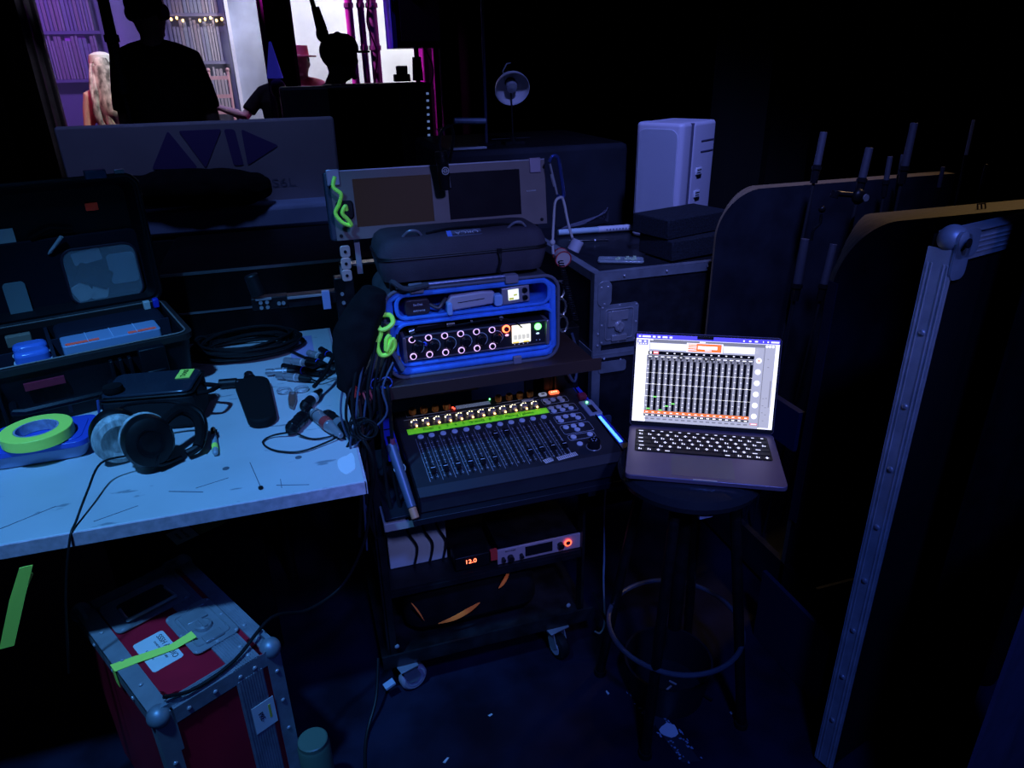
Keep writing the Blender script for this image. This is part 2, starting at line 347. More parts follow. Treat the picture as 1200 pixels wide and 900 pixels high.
# ------------------------------------------------------------------ people
def ring_at(c, rx, ry, n=16, rot=0.):
    return [(c[0]+math.cos(2*PI*i/n)*rx*math.cos(rot)-math.sin(2*PI*i/n)*ry*math.sin(rot),
             c[1]+math.cos(2*PI*i/n)*rx*math.sin(rot)+math.sin(2*PI*i/n)*ry*math.cos(rot), c[2]) for i in range(n)]
def figure(t, J, skin, top, bottom, hair=None, sleeves=True, k=1., head_yaw=0., woman=False, shoes=black):
    """J: joints in local metres; the figure faces +y locally."""
    V = lambda n: Vector(J[n])
    b = MB()
    hd = V('head')
    # neck + head
    HM = T(*hd) @ RZ(head_yaw)
    old = b.M; b.M = HM
    b.lathe([(1e-6, -.115), (.035, -.112), (.058, -.085), (.070, -.04), (.077, .01), (.078, .05), (.066, .09), (.04, .112), (1e-6, .12)], 20, 0, Matrix.Diagonal((1, 1.22, 1, 1)))
    b.ell((0, .098, -.012), .012, .018, .02, 10, 8)          # nose
    b.ell((0, .082, -.055), .024, .012, .007, 10, 6)         # mouth
    b.ell((0, .075, -.095), .024, .018, .018, 10, 6)         # chin
    for sx in (-1, 1):
        b.ell((.079*sx, -.005, -.005), .008, .018, .03, 8, 6)
        b.ell((.03*sx, .088, .018), .014, .008, .008, 8, 6)
    b.M = old
    nk = V('neck')
    b.tube([nk-Vector((0, 0, .05)), nk, hd-Vector((0, .01, .06))], [.075, .055, .052], 14)
    # torso
    ch, pv_ = V('chest'), V('pelvis')
    sw = .17 if not woman else .145
    tor = [ring_at(pv_+Vector((0, 0, -.08)), .13, .09), ring_at(pv_, .165, .11), ring_at(pv_.lerp(ch, .35), .14 if not woman else .115, .095), ring_at(pv_.lerp(ch, .8), .165 if not woman else .135, .11),
           ring_at(ch+Vector((0, 0, .06)), sw, .105), ring_at(nk+Vector((0, 0, -.075)), sw*.85, .085), ring_at(nk+Vector((0, 0, -.02)), .075, .06)]
    b.loft(tor)
    arms = []; legs = []
    for s_ in ('L', 'R'):
        sh, el, wr = V('sh'+s_), V('el'+s_), V('wr'+s_)
        b.tube([nk+Vector((0, 0, -.04)), nk.lerp(sh, .55)+Vector((0, 0, -.012)), sh], [.05, .052, .052], 12)
        b.tube([sh.lerp(ch, .3), sh, sh.lerp(el, .35), el, el.lerp(wr, .3), wr], [.055, .058, .05, .04, .039, .027], 12)
        d = (wr-el).normalized(); side = d.cross(Vector((0, 0, 1)));
        if side.length < .1: side = Vector((1, 0, 0))
        side.normalize(); nrm = side.cross(d)
        palm = wr+d*.09
        b.tube([wr, wr+d*.035, palm], [.025, .032, .028], 10)
        for i, (off, ln) in enumerate(((-.027, .065), (-.009, .075), (.009, .07), (.027, .055))):
            p = palm+side*off-d*.012; b.tube([p, p+d*ln*.5-nrm*.006, p+d*ln*.8-nrm*.028, p+d*ln*.85-nrm*.045], [.0095, .009, .008, .007], 8)
        th = wr+d*.03+side*(.03 if s_ == 'L' else -.03); sg = 1 if s_ == 'L' else -1
        b.tube([th, th+d*.03+side*.02*sg, th+d*.055+side*.02*sg-nrm*.012], [.012, .0105, .009], 8)
        hp, kn, an = V('hip'+s_), V('kn'+s_), V('an'+s_)
        b.tube([hp+Vector((0, 0, .03)), hp, kn, kn.lerp(an, .3), an, an-Vector((0, 0, .03))], [.075, .085, .055, .055, .036, .038], 14)
        b.tube([an-Vector((0, .03, .04)), an+Vector((0, .06, -.045)), an+Vector((0, .15, -.055))], [.035, .036, .028], 10)
    body = b.build('body', skin, t, smooth=0)
    rm = body.modifiers.new('skin', 'REMESH'); rm.mode = 'VOXEL'; rm.voxel_size = .0085; rm.use_smooth_shade = True
    sm = body.modifiers.new('soft', 'SMOOTH'); sm.iterations = 3
    if top:
        c = MB(); g = .012
        def grow(r, c0): return [tuple(Vector((c0.x, c0.y, p[2]))+(Vector(p)-Vector((c0.x, c0.y, p[2])))*(1+g/.13)) for p in r]
        c.loft([grow(r, pv_.lerp(ch, min(1, i/4))) for i, r in enumerate(tor)][1:])
        for s_ in ('L', 'R'): c.tube([nk+Vector((0, 0, -.035)), nk.lerp(V('sh'+s_), .55)+Vector((0, 0, -.008)), V('sh'+s_)], [.058, .058, .058], 12)
        for s_ in ('L', 'R'):
            sh, el, wr = V('sh'+s_), V('el'+s_), V('wr'+s_)
            if sleeves == 'long': c.tube([sh.lerp(ch, .35), sh, sh.lerp(el, .5), el, wr], [.055, .062, .058, .052, .042], 12)
            elif sleeves: c.tube([sh.lerp(ch, .4), sh, sh.lerp(el, .45), sh.lerp(el, .8)], [.06, .060, .060, .062], 12)
        s1 = c.build('shirt', top, t, smooth=0)
        rm = s1.modifiers.new('cloth', 'REMESH'); rm.mode = 'VOXEL'; rm.voxel_size = .012; rm.use_smooth_shade = True
        sm = s1.modifiers.new('soft', 'SMOOTH'); sm.iterations = 4
    if bottom:
        c = MB()
        for s_ in ('L', 'R'):
            hp, kn, an = V('hip'+s_), V('kn'+s_), V('an'+s_)
            c.tube([pv_.lerp(hp, .6)+Vector((0, 0, .06)), hp, kn, an+Vector((0, 0, .02))], [.11, .105, .072, .058], 14)
        c.loft([ring_at(pv_+Vector((0, 0, -.09)), .15, .11), ring_at(pv_+Vector((0, 0, .06)), .172, .122)])
        s1 = c.build('trousers', bottom, t, smooth=0)
        rm = s1.modifiers.new('cloth', 'REMESH'); rm.mode = 'VOXEL'; rm.voxel_size = .012; rm.use_smooth_shade = True
    for s_ in ('L', 'R'):
        an = V('an'+s_)
        MB().tube([an-Vector((0, .045, .04)), an+Vector((0, .05, -.042)), an+Vector((0, .17, -.05))], [.045, .046, .036], 12).build('shoe', shoes, t)
    if hair:
        c = MB(HM)
        c.ell((0, -.018, .035), .083, .102, .095, 20, 12)
        if hair[1] > 0:
            c.tube([(0, -.06, .02), (0, -.085, -.12), (.01, -.11, -.12-hair[1]*.6), (0, -.12, -.12-hair[1])], [.08, .095, .11, .06], 14)
            for q in range(7):
                a = -1.2+q*.4; c.tube(smooth_path([(.07*math.sin(a), -.05-.03*math.cos(a), .04), (.11*math.sin(a), -.12-.03*math.cos(a), -.15), (.13*math.sin(a)+.02*(-1)**q, -.17, -.15-hair[1]*.6), (.10*math.sin(a), -.16, -.16-hair[1])], 5), .024, 8)
        c.build('hair', hair[0], t, smooth=80)
    return HM
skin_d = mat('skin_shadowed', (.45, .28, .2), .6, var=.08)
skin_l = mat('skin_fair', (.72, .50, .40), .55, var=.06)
hair_d = mat('dark_hair', (.015, .012, .01), .7, bump=.6, bs=150)
hair_w = mat('white_hair', (.55, .52, .48), .8, var=.75, vs=22, bump=1, bs=60, stretch=(1, 1, .5))
def stand(H=1.75, a=0, arms=None):
    k = H/1.75
    J = dict(pelvis=(0,0,.95), chest=(0,0,1.28), neck=(0,-.01,1.5), head=(0,.02,1.63), shL=(-.185,0,1.42), shR=(.185,0,1.42),
             elL=(-.25,.0,1.13), elR=(.25,.0,1.13), wrL=(-.25,.1,.88), wrR=(.25,.1,.88), hipL=(-.09,0,.9), hipR=(.09,0,.9),
             knL=(-.1,.02,.5), knR=(.1,.02,.5), anL=(-.11,-.02,.09), anR=(.11,-.02,.09))
    if arms: J.update(arms)
    return {n: tuple(c*k for c in p) for n, p in J.items()}
def headphones_on(t, HM, boom=True):
    g = MB(HM); 
    arc = [( .088*math.cos(R(a)), -.005, .130*math.sin(R(a))) for a in range(0, 181, 12)]
    g.tube(arc, .009, 8).build('headset_band', black, t)
    for sx in (-1, 1): MB(HM).cyl((.074*sx, -.005, -.003), (.100*sx, -.005, -.003), .040, .034).build('headset_earcup', black, t)
    if boom: MB(HM).tube(smooth_path([(-.105, 0, -.02), (-.11, .06, -.05), (-.06, .12, -.065)]), .004, 6).build('headset_boom', black, t)
riser = .13
o = MB().box(-2.4, 1.6, 3.96, 5.1, 0, riser).build('stage_riser', mat('riser_black', (.01, .01, .01), .8), bevel=.01); tag(o, 'low black riser platform under the two operators', 'platform')
t = thing('person', 'standing person in black t-shirt and headset, silhouetted against the lit stage', 'person', (-.52, 4.25, riser), 0)
J = stand(1.76, arms=dict(shL=(-.165, 0, 1.41), shR=(.165, 0, 1.41), elR=(.205, .06, 1.13), wrR=(.08, .27, 1.12), elL=(-.205, .06, 1.13), wrL=(-.06, .27, 1.16)))
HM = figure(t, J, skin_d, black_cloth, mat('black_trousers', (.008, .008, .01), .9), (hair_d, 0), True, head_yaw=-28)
headphones_on(t, HM)
t = thing('person', 'seated person in black cap and headset, facing right beside the bright narrow opening', 'person', (.27, 4.45, riser), -72)
J = dict(pelvis=(0,0,.72), chest=(0,.06,1.08), neck=(0,.09,1.29), head=(0,.14,1.42), shL=(-.185,.07,1.21), shR=(.185,.07,1.21),
         elL=(-.23,.14,.95), elR=(.23,.14,.95), wrL=(-.16,.36,.92), wrR=(.16,.36,.92), hipL=(-.09,.02,.68), hipR=(.09,.02,.68),
         knL=(-.13,.42,.62), knR=(.13,.42,.62), anL=(-.12,.36,.2), anR=(.12,.36,.2))
HM = figure(t, J, skin_l, black_cloth, mat('black_trousers', (.008, .008, .01), .9), (hair_d, 0), 'long', head_yaw=6)
headphones_on(t, HM)
c = MB(HM); c.lathe([(.095, .03), (.096, .06), (.085, .10), (.05, .125), (1e-6, .132)], 20, 0, Matrix.Diagonal((.95, 1.15, 1, 1)))
c.prism([(x, y) for x, y in [(-.07, .09), (-.06, .15), (-.03, .175), (.03, .175), (.06, .15), (.07, .09)]], .03, .04)
c.build('cap', black_cloth, t)
t = thing('stool', 'dark stool under the seated headset person', 'stool', (.27, 4.45, riser))
MB().lathe([(.17, .56), (.18, .58), (.18, .62), (.16, .64)]).build('seat', black, t)
for a in range(4): MB().cyl((.12*math.cos(a*PI/2+.8), .12*math.sin(a*PI/2+.8), .56), (.2*math.cos(a*PI/2+.8), .2*math.sin(a*PI/2+.8), 0), .014).build('leg', black_metal, t)
# performer with white hair
t = thing('person', 'performer seen from behind with long white hair, bare arms and red-lit corset', 'person', (-1.27, 7.0, 0), 8)
J = stand(1.64, arms=dict(shL=(-.155, 0, 1.41), shR=(.155, 0, 1.41), elR=(.215, -.03, 1.15), wrR=(.23, .04, .92), elL=(-.215, -.03, 1.15), wrL=(-.23, .04, .92)))
HM = figure(t, J, skin_l, None, mat('dark_skirt', (.05, .02, .03), .8), (hair_w, .30), False, woman=True)
c = MB(); c.loft([ring_at((0, 0, .92), .168, .115), ring_at((0, 0, 1.06), .125, .1), ring_at((0, 0, 1.2), .145, .115), ring_at((0, 0, 1.3), .15, .118)])
for q in range(6): c.tube([(-.05, -.115, .98+q*.05), (.05, -.115, 1.02+q*.05)], .005, 6, 1)
c.build('corset', [mat('corset_red', (.55, .1, .12), .5), paper], t)
MB(HM).lathe([(.09, .02), (.095, .06), (.08, .11), (.04, .13), (1e-6, .135)], 20, 0, Matrix.Diagonal((1, 1.15, 1, 1))).build('white_cap', mat('white_wrap', (.85, .85, .8), .6), t)
# performer in black, arm stretched out
t = thing('person', 'performer in black reaching a bare hand to the left through stage haze', 'person', (.08, 7.1, 0), 160)
J = stand(1.62, arms=dict(elR=(.33, .12, 1.22), wrR=(.48, .2, 1.22)))
J['wrR'] = (.50, .12, 1.20)
HM = figure(t, J, skin_l, black_cloth, mat('black_trousers', (.008, .008, .01), .9), (hair_d, 0), True)
t = thing('person', 'performer in pink costume and hat, partly hidden behind the seated headset person', 'person', (.30, 7.4, 0), 170)
J = stand(1.66)
pink = mat('pink_costume', (.85, .12, .25), .6)
HM = figure(t, J, skin_l, pink, pink, (hair_d, 0), 'long')
MB(HM).lathe([(.15, .055), (.15, .065), (.085, .07), (.08, .15), (1e-6, .155)], 20).build('hat', pink, t)

# poles and stage-side gear
t = thing('microphone_stand', 'black vertical stand with thick upper section beside the standing silhouetted person', 'stand', (-.66, 4.0, riser))
MB().lathe([(.13, 0), (.13, .012), (.03, .03), (.02, .05)]).build('base', black, t)
MB().cyl((0, 0, .04), (0, 0, 1.3), .011).build('pole', black, t)
MB().cyl((0, 0, 1.28), (.0, 0, 1.68), .027, .024).build('upper_section', black, t)
MB().cyl((0, 0, 1.5), (0, 0, 1.53), .032).build('collar', black, t)
t = thing('boom_microphone', 'dark boom arm and microphone hanging over the seated headset person', 'microphone', (.29, 4.1, 1.70))
MB().cyl((-.02, 0, .05), (-.16, .0, .75), .012).build('boom', black, t)
MB().cyl((0, 0, -.02), (-.02, 0, .08), .028, .02).build('microphone', black, t)
MB().ell((.0, 0, -.04), .032, .032, .04, 12, 8).build('grille', black_metal, t)
o = MB().box(-5.5, 5.5, 5.35, 5.4, 2.4, 2.45).cyl((-.0, 5.37, 2.4), (0, 5.37, 4.4), .02).build('rigging_bar', black_metal); tag(o, 'dark rigging bar above the stage openings', 'bar')
pm = mat('magenta_lit_pipe', (.7, .25, .6), .45, var=.1)  # magenta stage light put into the pipe and pole colour
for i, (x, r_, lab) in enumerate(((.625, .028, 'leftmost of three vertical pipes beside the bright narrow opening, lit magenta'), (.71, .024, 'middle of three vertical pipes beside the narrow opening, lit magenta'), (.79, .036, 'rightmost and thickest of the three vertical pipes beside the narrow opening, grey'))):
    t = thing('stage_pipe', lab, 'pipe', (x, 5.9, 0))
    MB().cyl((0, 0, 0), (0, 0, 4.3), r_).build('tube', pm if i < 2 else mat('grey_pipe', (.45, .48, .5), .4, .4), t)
    cl = None
    for z in (1.35, 1.62, 1.9):
        if cl is None: cl = MB().cyl((0, 0, 0), (0, 0, .03), r_*1.25).box(-.01, .01, -r_*1.9, 0, .005, .025).build('clamp', steel, t); cl.location = (0, 0, z)
        else: dup(cl, t, (0, 0, z))
o = MB().tube(smooth_path([(.74, 5.84, 2.3), (.77, 5.82, 2.0), (.74, 5.83, 1.8), (.79, 5.82, 1.6), (.76, 5.84, 1.4), (.8, 5.85, 1.2)]), .006, 6).build('hanging_cable', rubber)
tag(o, 'thin cable looping down beside the grey stage pipe', 'cable')
t = thing('hanging_loudspeaker', 'black loudspeaker cabinet with violet-lit side hanging beside the narrow stage opening', 'loudspeaker', (1.0, 5.35, 1.62))
MB().box(-.13, .20, 0, .32, 0, .9).build('cabinet', black, t, bevel=.01)
MB().box(-.10, .17, -.012, 0, .04, .86).build('grille', mat('speaker_grille', (.01, .01, .012), .6, bump=1, bs=500), t)
MB().box(-.16, -.13, .0, .30, 0, .9).build('side_panel', mat('violet_lit_side', (.10, .08, .85), .5), t)  # violet light on the cabinet side is put into the panel colour
MB().box(-.152, -.14, -.004, .0, .22, .29).build('handle_slot', ink, t)
MB().box(-.02, .05, -.014, -.012, .32, .335).box(-.02, .03, -.014, -.012, .29, .3).build('badge', lt_print, t)
MB().cyl((0, .15, .9), (0, .15, 1.9), .01).build('suspension_rod', black_metal, t)
t = thing('small_monitor_stand', 'black stand with slim device silhouetted under the hanging loudspeaker', 'stand', (.80, 4.3, riser))
MB().cyl((0, 0, .02), (0, 0, 1.48), .012).cyl((-.1, 0, 0), (.1, 0, .02), .01).build('pole', black, t)
MB().lathe([(.13, 0), (.13, .015), (.02, .03)]).build('base', black, t)
MB().cyl((0, 0, 1.3), (.0, 0, 1.42), .03, .024).build('microphone', black, t)
MB().tube(smooth_path([(.02, 0, 1.5), (.07, 0, 1.42), (.09, 0, 1.34), (.06, 0, 1.25)]), .004, 6).build('cable', rubber, t)
t = thing('small_camera', 'small dark box device standing on top of the tall black cabinet', 'device', (.66, 4.0, 1.432))
MB().box(-.04, .04, -.03, .03, 0, .035).build('base', black, t, bevel=.004)
MB().box(-.025, .03, -.02, .02, .035, .075).build('head', mat('purple_device', (.2, .08, .3), .4), t, bevel=.004)
o = MB().tube([(1.205, 5.55, .3), (1.2, 5.55, 4)], .008, 8).build('magenta_pole', pm); tag(o, 'thin magenta-lit vertical pole in front of the black drape', 'pole')
t = thing('tall_rack_cabinet', 'tall black cabinet with a column of tiny blue lights in front of the seated person', 'cabinet', (.30, 3.70, 0))
MB().box(-.055, .45, 0, .24, .0, 1.43).box(-.26, .3, .0, .24, .93, 1.425).build('cabinet', mat('cabinet_black', (.006, .006, .007), .6), t, bevel=.012)
led = mat('tiny_blue_led', (.3, .5, 1), .3, emit=(.25, .4, .9), es=.35)
l0 = None
for i in range(7):
    if l0 is None: l0 = MB().box(-.006, .006, -.004, 0, -.005, .005).build('indicator_light', led, t); l0.location = (.43, 0, 1.38)
    else: dup(l0, t, (.43-.001*i, 0, 1.38-.032*i))
o = MB().box(0, .17, 0, .012, 0, .006, X=T(.775, 3.74, 1.205) @ RY(-14)).build('light_bar', mat('pale_bar', (.6, .58, .6), .5)); tag(o, 'thin pale bar sticking out right of the tall black cabinet', 'bar')
t = thing('blue_cone', 'small blue cone on a black stand at the right of the larger stage opening', 'lamp', (.04, 5.2, 0))
MB().lathe([(.050, 1.45), (.0505, 1.455), (.008, 1.66), (1e-6, 1.665)], 24).build('cone', mat('blue_cone_cloth', (.06, .08, .75), .6, emit=(.03, .03, .5), es=.25), t)
MB().ell((.01, 0, 1.39), .05, .04, .06).build('base_shade', mat('brown_leather', (.35, .16, .16), .6), t)
MB().cyl((0, 0, .02), (0, 0, 1.34), .012).lathe([(.13, 0), (.13, .012), (.02, .03)]).build('stand', black, t)

# ------------------------------------------------------------------ audio console seen from behind
grey_pan = mat('console_grey_panel', (.36, .33, .36), .6, var=.08, vs=3)
logo_m = mat('violet_logo', (.10, .06, .22), .6)
t = thing('mixing_console', 'large grey mixing console back panel with triangle logo, under the standing silhouette', 'mixing console', (-.82, 3.3, 0))
MB().prism([(0, 0), (0, .42), (1.06, .42), (1.06, 0)], 0, .035, X=T(0, .035, .895) @ RX(90)).build('back_panel', grey_pan, t, bevel=.012)
MB().box(.0, 1.02, -.12, .34, .66, .885).build('lower_housing', mat('console_dark_base', (.02, .02, .024), .6), t, bevel=.015)
MB().prism(rrect(.2, 1.04, -.13, .03, .03), .885, .985, X=Matrix()).build('padded_ledge', mat('grey_padding', (.36, .50, .72), .75, var=.1, vs=6), t, bevel=.02, seg=3)
for x in (.1, .95):
    MB().box(x-.03, x+.03, .0, .3, 0, .66).box(x-.05, x+.05, -.05, .35, 0, .04).build('leg', black_metal, t)
def P2(pts): return [(x+.82, z-0) for x, z in pts]
def rounded(poly, r=.012, n=4):
    out = []; L = len(poly)
    for i in range(L):
        p, a, b = Vector(poly[i]), Vector(poly[i-1]), Vector(poly[(i+1) % L])
        da, db = (a-p).normalized()*r, (b-p).normalized()*r
        for j in range(n+1):
            q = j/n; out.append(tuple((p+da)*(1-q)**2+p*2*q*(1-q)+(p+db)*q*q))
    return out
lg = MB(T(0, 0, 0) @ UP)
for poly in ([(-.505, 1.14), (-.33, 1.135), (-.417, 1.285)], [(-.378, 1.283), (-.213, 1.283), (-.30, 1.132)], [(-.205, 1.283), (-.163, 1.28), (-.150, 1.137), (-.190, 1.137)], [(-.138, 1.28), (-.0, 1.208), (-.135, 1.135)]):
    lg.prism(rounded(P2(poly)), .0005, .003)
lg.build('logo', logo_m, t)
text('lettering', 'S6L', .05, mat('faint_print', (.2, .2, .26), .6), t, T(.82, -.002, 1.055) @ UP, sx=1.4)
# black cloth heap draped on console
def lump(name, m, pts, rad, label, cat, noise=.012, flat=.6, n=22, parent=None, seed=1):
    rnd = random.Random(seed); P = smooth_path(pts, 5); L = len(P); rings = []
    for i, p in enumerate(P):
        q = i/(L-1); rr = rad*(math.sin(PI*min(max(q, .02), .98))**.4)
        rings.append([(p.x+math.cos(2*PI*k/n)*0+rnd.uniform(-1, 1)*noise*.4, p.y+math.cos(2*PI*k/n)*rr+rnd.uniform(-1, 1)*noise*.5,
                       p.z+max(-1, math.sin(2*PI*k/n))*rr*flat+rnd.uniform(-1, 1)*noise*.5) for k in range(n)])
    o = MB().loft(rings).build(name, m, parent, smooth=180, sub=1)
    return tag(o, label, cat) if label else o
lump('black_cloth', black_cloth, [(-.64, 3.2, 1.075), (-.5, 3.2, 1.075), (-.3, 3.2, 1.07), (-.15, 3.2, 1.06), (-.05, 3.2, 1.06)], .10, 'bunched black cloth lying along the front of the grey mixing console', 'cloth', .02, .75)

# dark covered table behind right with lamp
t = thing('covered_table', 'dark table fully covered by a black cloth, carrying the round desk lamp', 'table', (.60, 2.73, 0))
MB().box(0, .75, 0, .7, .0, 1.205).build('cloth_cover', mat('navy_cover_cloth', (.012, .014, .022), .85, var=.4, vs=4, bump=.3, bs=60), t, bevel=.02)
MB().box(.02, .73, .02, .68, 1.204, 1.208).build('tabletop', black, t)
t = thing('desk_lamp', 'small round-shaded desk lamp with pale inner bowl, unlit, on the covered table', 'lamp', (.90, 2.86, 1.209))
MB().box(-.04, .04, -.03, .03, 0, .012).cyl((0,0,.012), (0,0,.03), .014).cyl((-.09, 0, .022), (.07, 0, .022), .003).build('clamp_base', black_metal, t)
MB().tube(smooth_path([(0, 0, .02), (0, .01, .15), (.0, .03, .25), (-.02, .03, .29)]), .0035, 8).build('stem', black_metal, t)
LM = T(-.005, -.02, .205) @ RX(-62) @ RY(6)
sh = []; 
for i in range(10): a = R(90-i*9); sh.append((.068*math.sin(R(8+i*9.1)), .058*math.cos(R(8+i*9.1))))
MB().lathe_open([(r, z) for r, z in sh]+[(.0665, .0), (.062, .008)]+[(r*.95, z*.93) for r, z in sh[::-1]], 32, 0, LM @ RX(0)).build('lamp_shade', [mat('lamp_pale_enamel', (.62, .58, .6), .3)], t)
MB().lathe([(.022, .05), (.024, .06), (.018, .10), (1e-6, .102)], 20, 0, LM).build('socket', black, t)
MB().lathe([(1e-6, .0), (.02, .004), (.024, .02), (.018, .04), (.012, .05)], 20, 0, LM @ T(0, 0, .004)).build('bulb', mat('frosted_bulb', (.32, .32, .36), .3), t)
MB().tube([(-.03, .0, .235), (-.036, .0, .27), (-.02, 0, .295), (-.002, .01, .298)], .0028, 8).build('hook_arm', steel, t)
t = thing('pole_with_arm', 'tall thin dark pole with a blue-lit horizontal tube at its foot', 'pole', (.79, 2.86, 1.209))
MB().cyl((0, 0, .0), (.0, 0, 1.4), .006).build('pole', mat('dark_blue_pole', (.05, .05, .09), .4, .4), t)
MB().cyl((-.13, -.01, .098), (-.005, -.01, .092), .012).build('arm', mat('blue_tube', (.2, .25, .35), .4, .5), t)
MB().lathe([(.035, 0), (.035, .006), (.008, .012)]).build('foot', black_metal, t)
o = MB().box(0, .14, 0, .03, 0, .006, X=T(.62, 2.75, 1.2095)).build('pale_ruler', mat('pale_strip', (.4, .42, .45), .5)); tag(o, 'thin pale strip lying on the front edge of the covered table', 'strip')

# ------------------------------------------------------------------ black case behind the work table
t = thing('long_black_case', 'long black case with two thin bright edges behind the work table', 'case', (-.42, 2.35, 0))
MB().box(0, .98, .0, .6, .0, .93).build('body', mat('case_black', (.005, .005, .007), .5, var=.2), t, bevel=.004)
MB().box(-.002, .60, -.004, .0, .925, .934).box(-.002, .60, -.004, .0, .80, .806).build('edge_strip', alu, t)

# ------------------------------------------------------------------ work table
desk_m = mat('worn_white_laminate', (.62, .62, .63), .42, mix=(.56, .56, .56), vs=5)
dn = desk_m.node_tree; bs = dn.nodes['Principled BSDF']
# worn grey scuffs
n2 = dn.nodes.new('ShaderNodeTexNoise'); n2.inputs['Scale'].default_value = 26; n2.inputs['Detail'].default_value = 6
mp2 = dn.nodes.new('ShaderNodeMapping'); mp2.inputs['Scale'].default_value = (.5, 1.6, 1); tc2 = dn.nodes.new('ShaderNodeTexCoord')
dn.links.new(tc2.outputs['Object'], mp2.inputs[0]); dn.links.new(mp2.outputs[0], n2.inputs[0])
rp = dn.nodes.new('ShaderNodeValToRGB'); rp.color_ramp.elements[0].position = .66; rp.color_ramp.elements[1].position = .70
dn.links.new(n2.outputs[0], rp.inputs[0])
mx = dn.nodes.new('ShaderNodeMixRGB'); src = bs.inputs['Base Color'].links[0].from_socket
dn.links.new(rp.outputs[0], mx.inputs[0]); dn.links.new(src, mx.inputs[1]); mx.inputs[2].default_value = (.28, .3, .32, 1)
dn.links.new(mx.outputs[0], bs.inputs['Base Color'])
t = thing('work_table', 'worn pale work table with aluminium front edge covered in audio gear', 'table', (-.75, 1.225, 0))
MB().box(-1.0, .82, .022, .985, .724, .75).build('tabletop', desk_m, t, bevel=.002)
MB().box(-1.0, .822, .018, .022, .722, .749).box(.82, .824, .018, .985, .722, .749).build('edge_trim', mat('scratched_edge', (.66, .48, .56), .5, 0, var=.15, vs=60), t)
for x, y in ((-.95, .05), (.60, .75), (-.95, .93), (.35, .93)): MB().cyl((x, y, 0), (x, y, .724), .016).build('leg', black_metal, t)
wd = MB()
for x0, y0, x1, y1, r_ in ((-.150, 1.400, -.127, 1.288, .0008), (-.098, 1.288, -.036, 1.269, .0007), (-.09, 1.31, -.088, 1.275, .0006), (-.30, 1.335, -.235, 1.31, .0009), (-.19, 1.35, -.25, 1.33, .0006), (-.35, 1.30, -.42, 1.27, .0007), (-.5, 1.35, -.58, 1.30, .0007)):
    wd.tube([(x0+.75, y0-1.225, .7503), (x1+.75, y1-1.225, .7503)], r_, 5)
wd.build('scratch_marks', mat('dark_scratch', (.08, .09, .12), .7), t)
hm = MB()
for x, y in ((-.197, 1.391), (-.052, 1.388)): hm.lathe([(.007, .7501), (.007, .7506), (1e-6, .7506)], 16, 0, T(x+.75, y-1.225, 0))
hm.build('screw_hole', mat('hole_grey', (.12, .13, .15), .6), t)
pp = []
rnd = random.Random(3)
for i in range(22):
    a = 2*PI*i/22; k = 1+rnd.uniform(-.25, .25); pp.append((.017*k*math.cos(a), .042*k*math.sin(a)))
pp = [(p.x, p.y) for p in smooth_path([(*q, 0) for q in pp[::2]+[pp[0]]], 4)][:-1]
MB().prism(pp, .7500, .7508, X=T(.795, .105, 0) @ RZ(-6)).build('white_paint_patch', mat('white_paint', (.85, .85, .85), .35), t)
MB().box(.70, .765, .74, .93, .7502, .7508).build('tape_residue', mat('lavender_residue', (.42, .36, .62), .5), t)
o = MB().lathe([(.004, 0), (.005, .002), (.0045, .005), (.002, .006)], 10, 0, T(-.127, 1.284, .7505)).build('small_screw', black); tag(o, 'tiny dark screw lying near the front edge of the work table', 'screw')

# ------------------------------------------------------------------ open equipment case on the table
pel = mat('case_resin', (.004, .005, .008), .5, bump=.2, bs=300)
t = thing('equipment_case', 'large open black hard case with hinged lid on the work table', 'case', (-.275, 1.85, .752), 18)
# local: x from -.62 to 0, y from 0 to .35
W0, D0 = -.60, .35
def shell(z0, z1, th, x0, x1, y0, y1, r, bottom=True):
    mb = MB(); A = rrect(x0+.015, x1-.015, y0+.015, y1-.015, r); B = rrect(x0, x1, y0, y1, r); Cc = rrect(x0+th, x1-th, y0+th, y1-th, r*.8)
    A2 = rrect(x0+th+.015, x1-th-.015, y0+th+.015, y1-th-.015, r*.8)
    rings = [[(x, y, z0) for x, y in A], [(x, y, z1) for x, y in B], [(x, y, z1) for x, y in Cc], [(x, y, z0+th) for x, y in A2]]
    return mb.loft(rings)
base = shell(0, .148, .008, W0, 0, 0, D0, .03).build('base', pel, t)
MB().loft([[(x, y, .135) for x, y in rrect(W0-.006, .006, -.006, D0+.006, .034)], [(x, y, .15) for x, y in rrect(W0-.006, .006, -.006, D0+.006, .034)], [(x, y, .15) for x, y in rrect(W0+.01, -.01, .01, D0-.01, .025)], [(x, y, .135) for x, y in rrect(W0+.01, -.01, .01, D0-.01, .025)]], closed=True).build('rim_lip', mat('rim_resin', (.03, .024, .024), .4), t)
MB().tube([(x, y, .152) for x, y in rrect(W0+.008, -.008, .008, D0-.008, .026)], .0022, 6, closed=True).build('gasket', mat('tan_gasket', (.25, .2, .18), .6), t)
lt0 = MB().box(-.03, .03, -.028, -.004, .06, .14).box(-.022, .022, -.034, -.028, .07, .085).build('latch', pel, t, bevel=.004)
lt0.location = (-.10, 0, 0); dup(lt0, t, (-.50, 0, 0))
MB().tube([(-.40, -.008, .07), (-.40, -.05, .065), (-.38, -.055, .065), (-.22, -.055, .065), (-.20, -.05, .065), (-.20, -.008, .07)], .009, 8).build('handle', pel, t)
MB().box(-.37, -.29, -.012, -.004, .095, .112).build('name_plate', mat('dark_red_plate', (.35, .02, .05), .5), t)
for x in (-.46, -.44, -.42, -.19, -.17, -.15): MB().box(x-.004, x+.004, -.02, .0, .01, .125).build('rib', pel, t, bevel=.002)
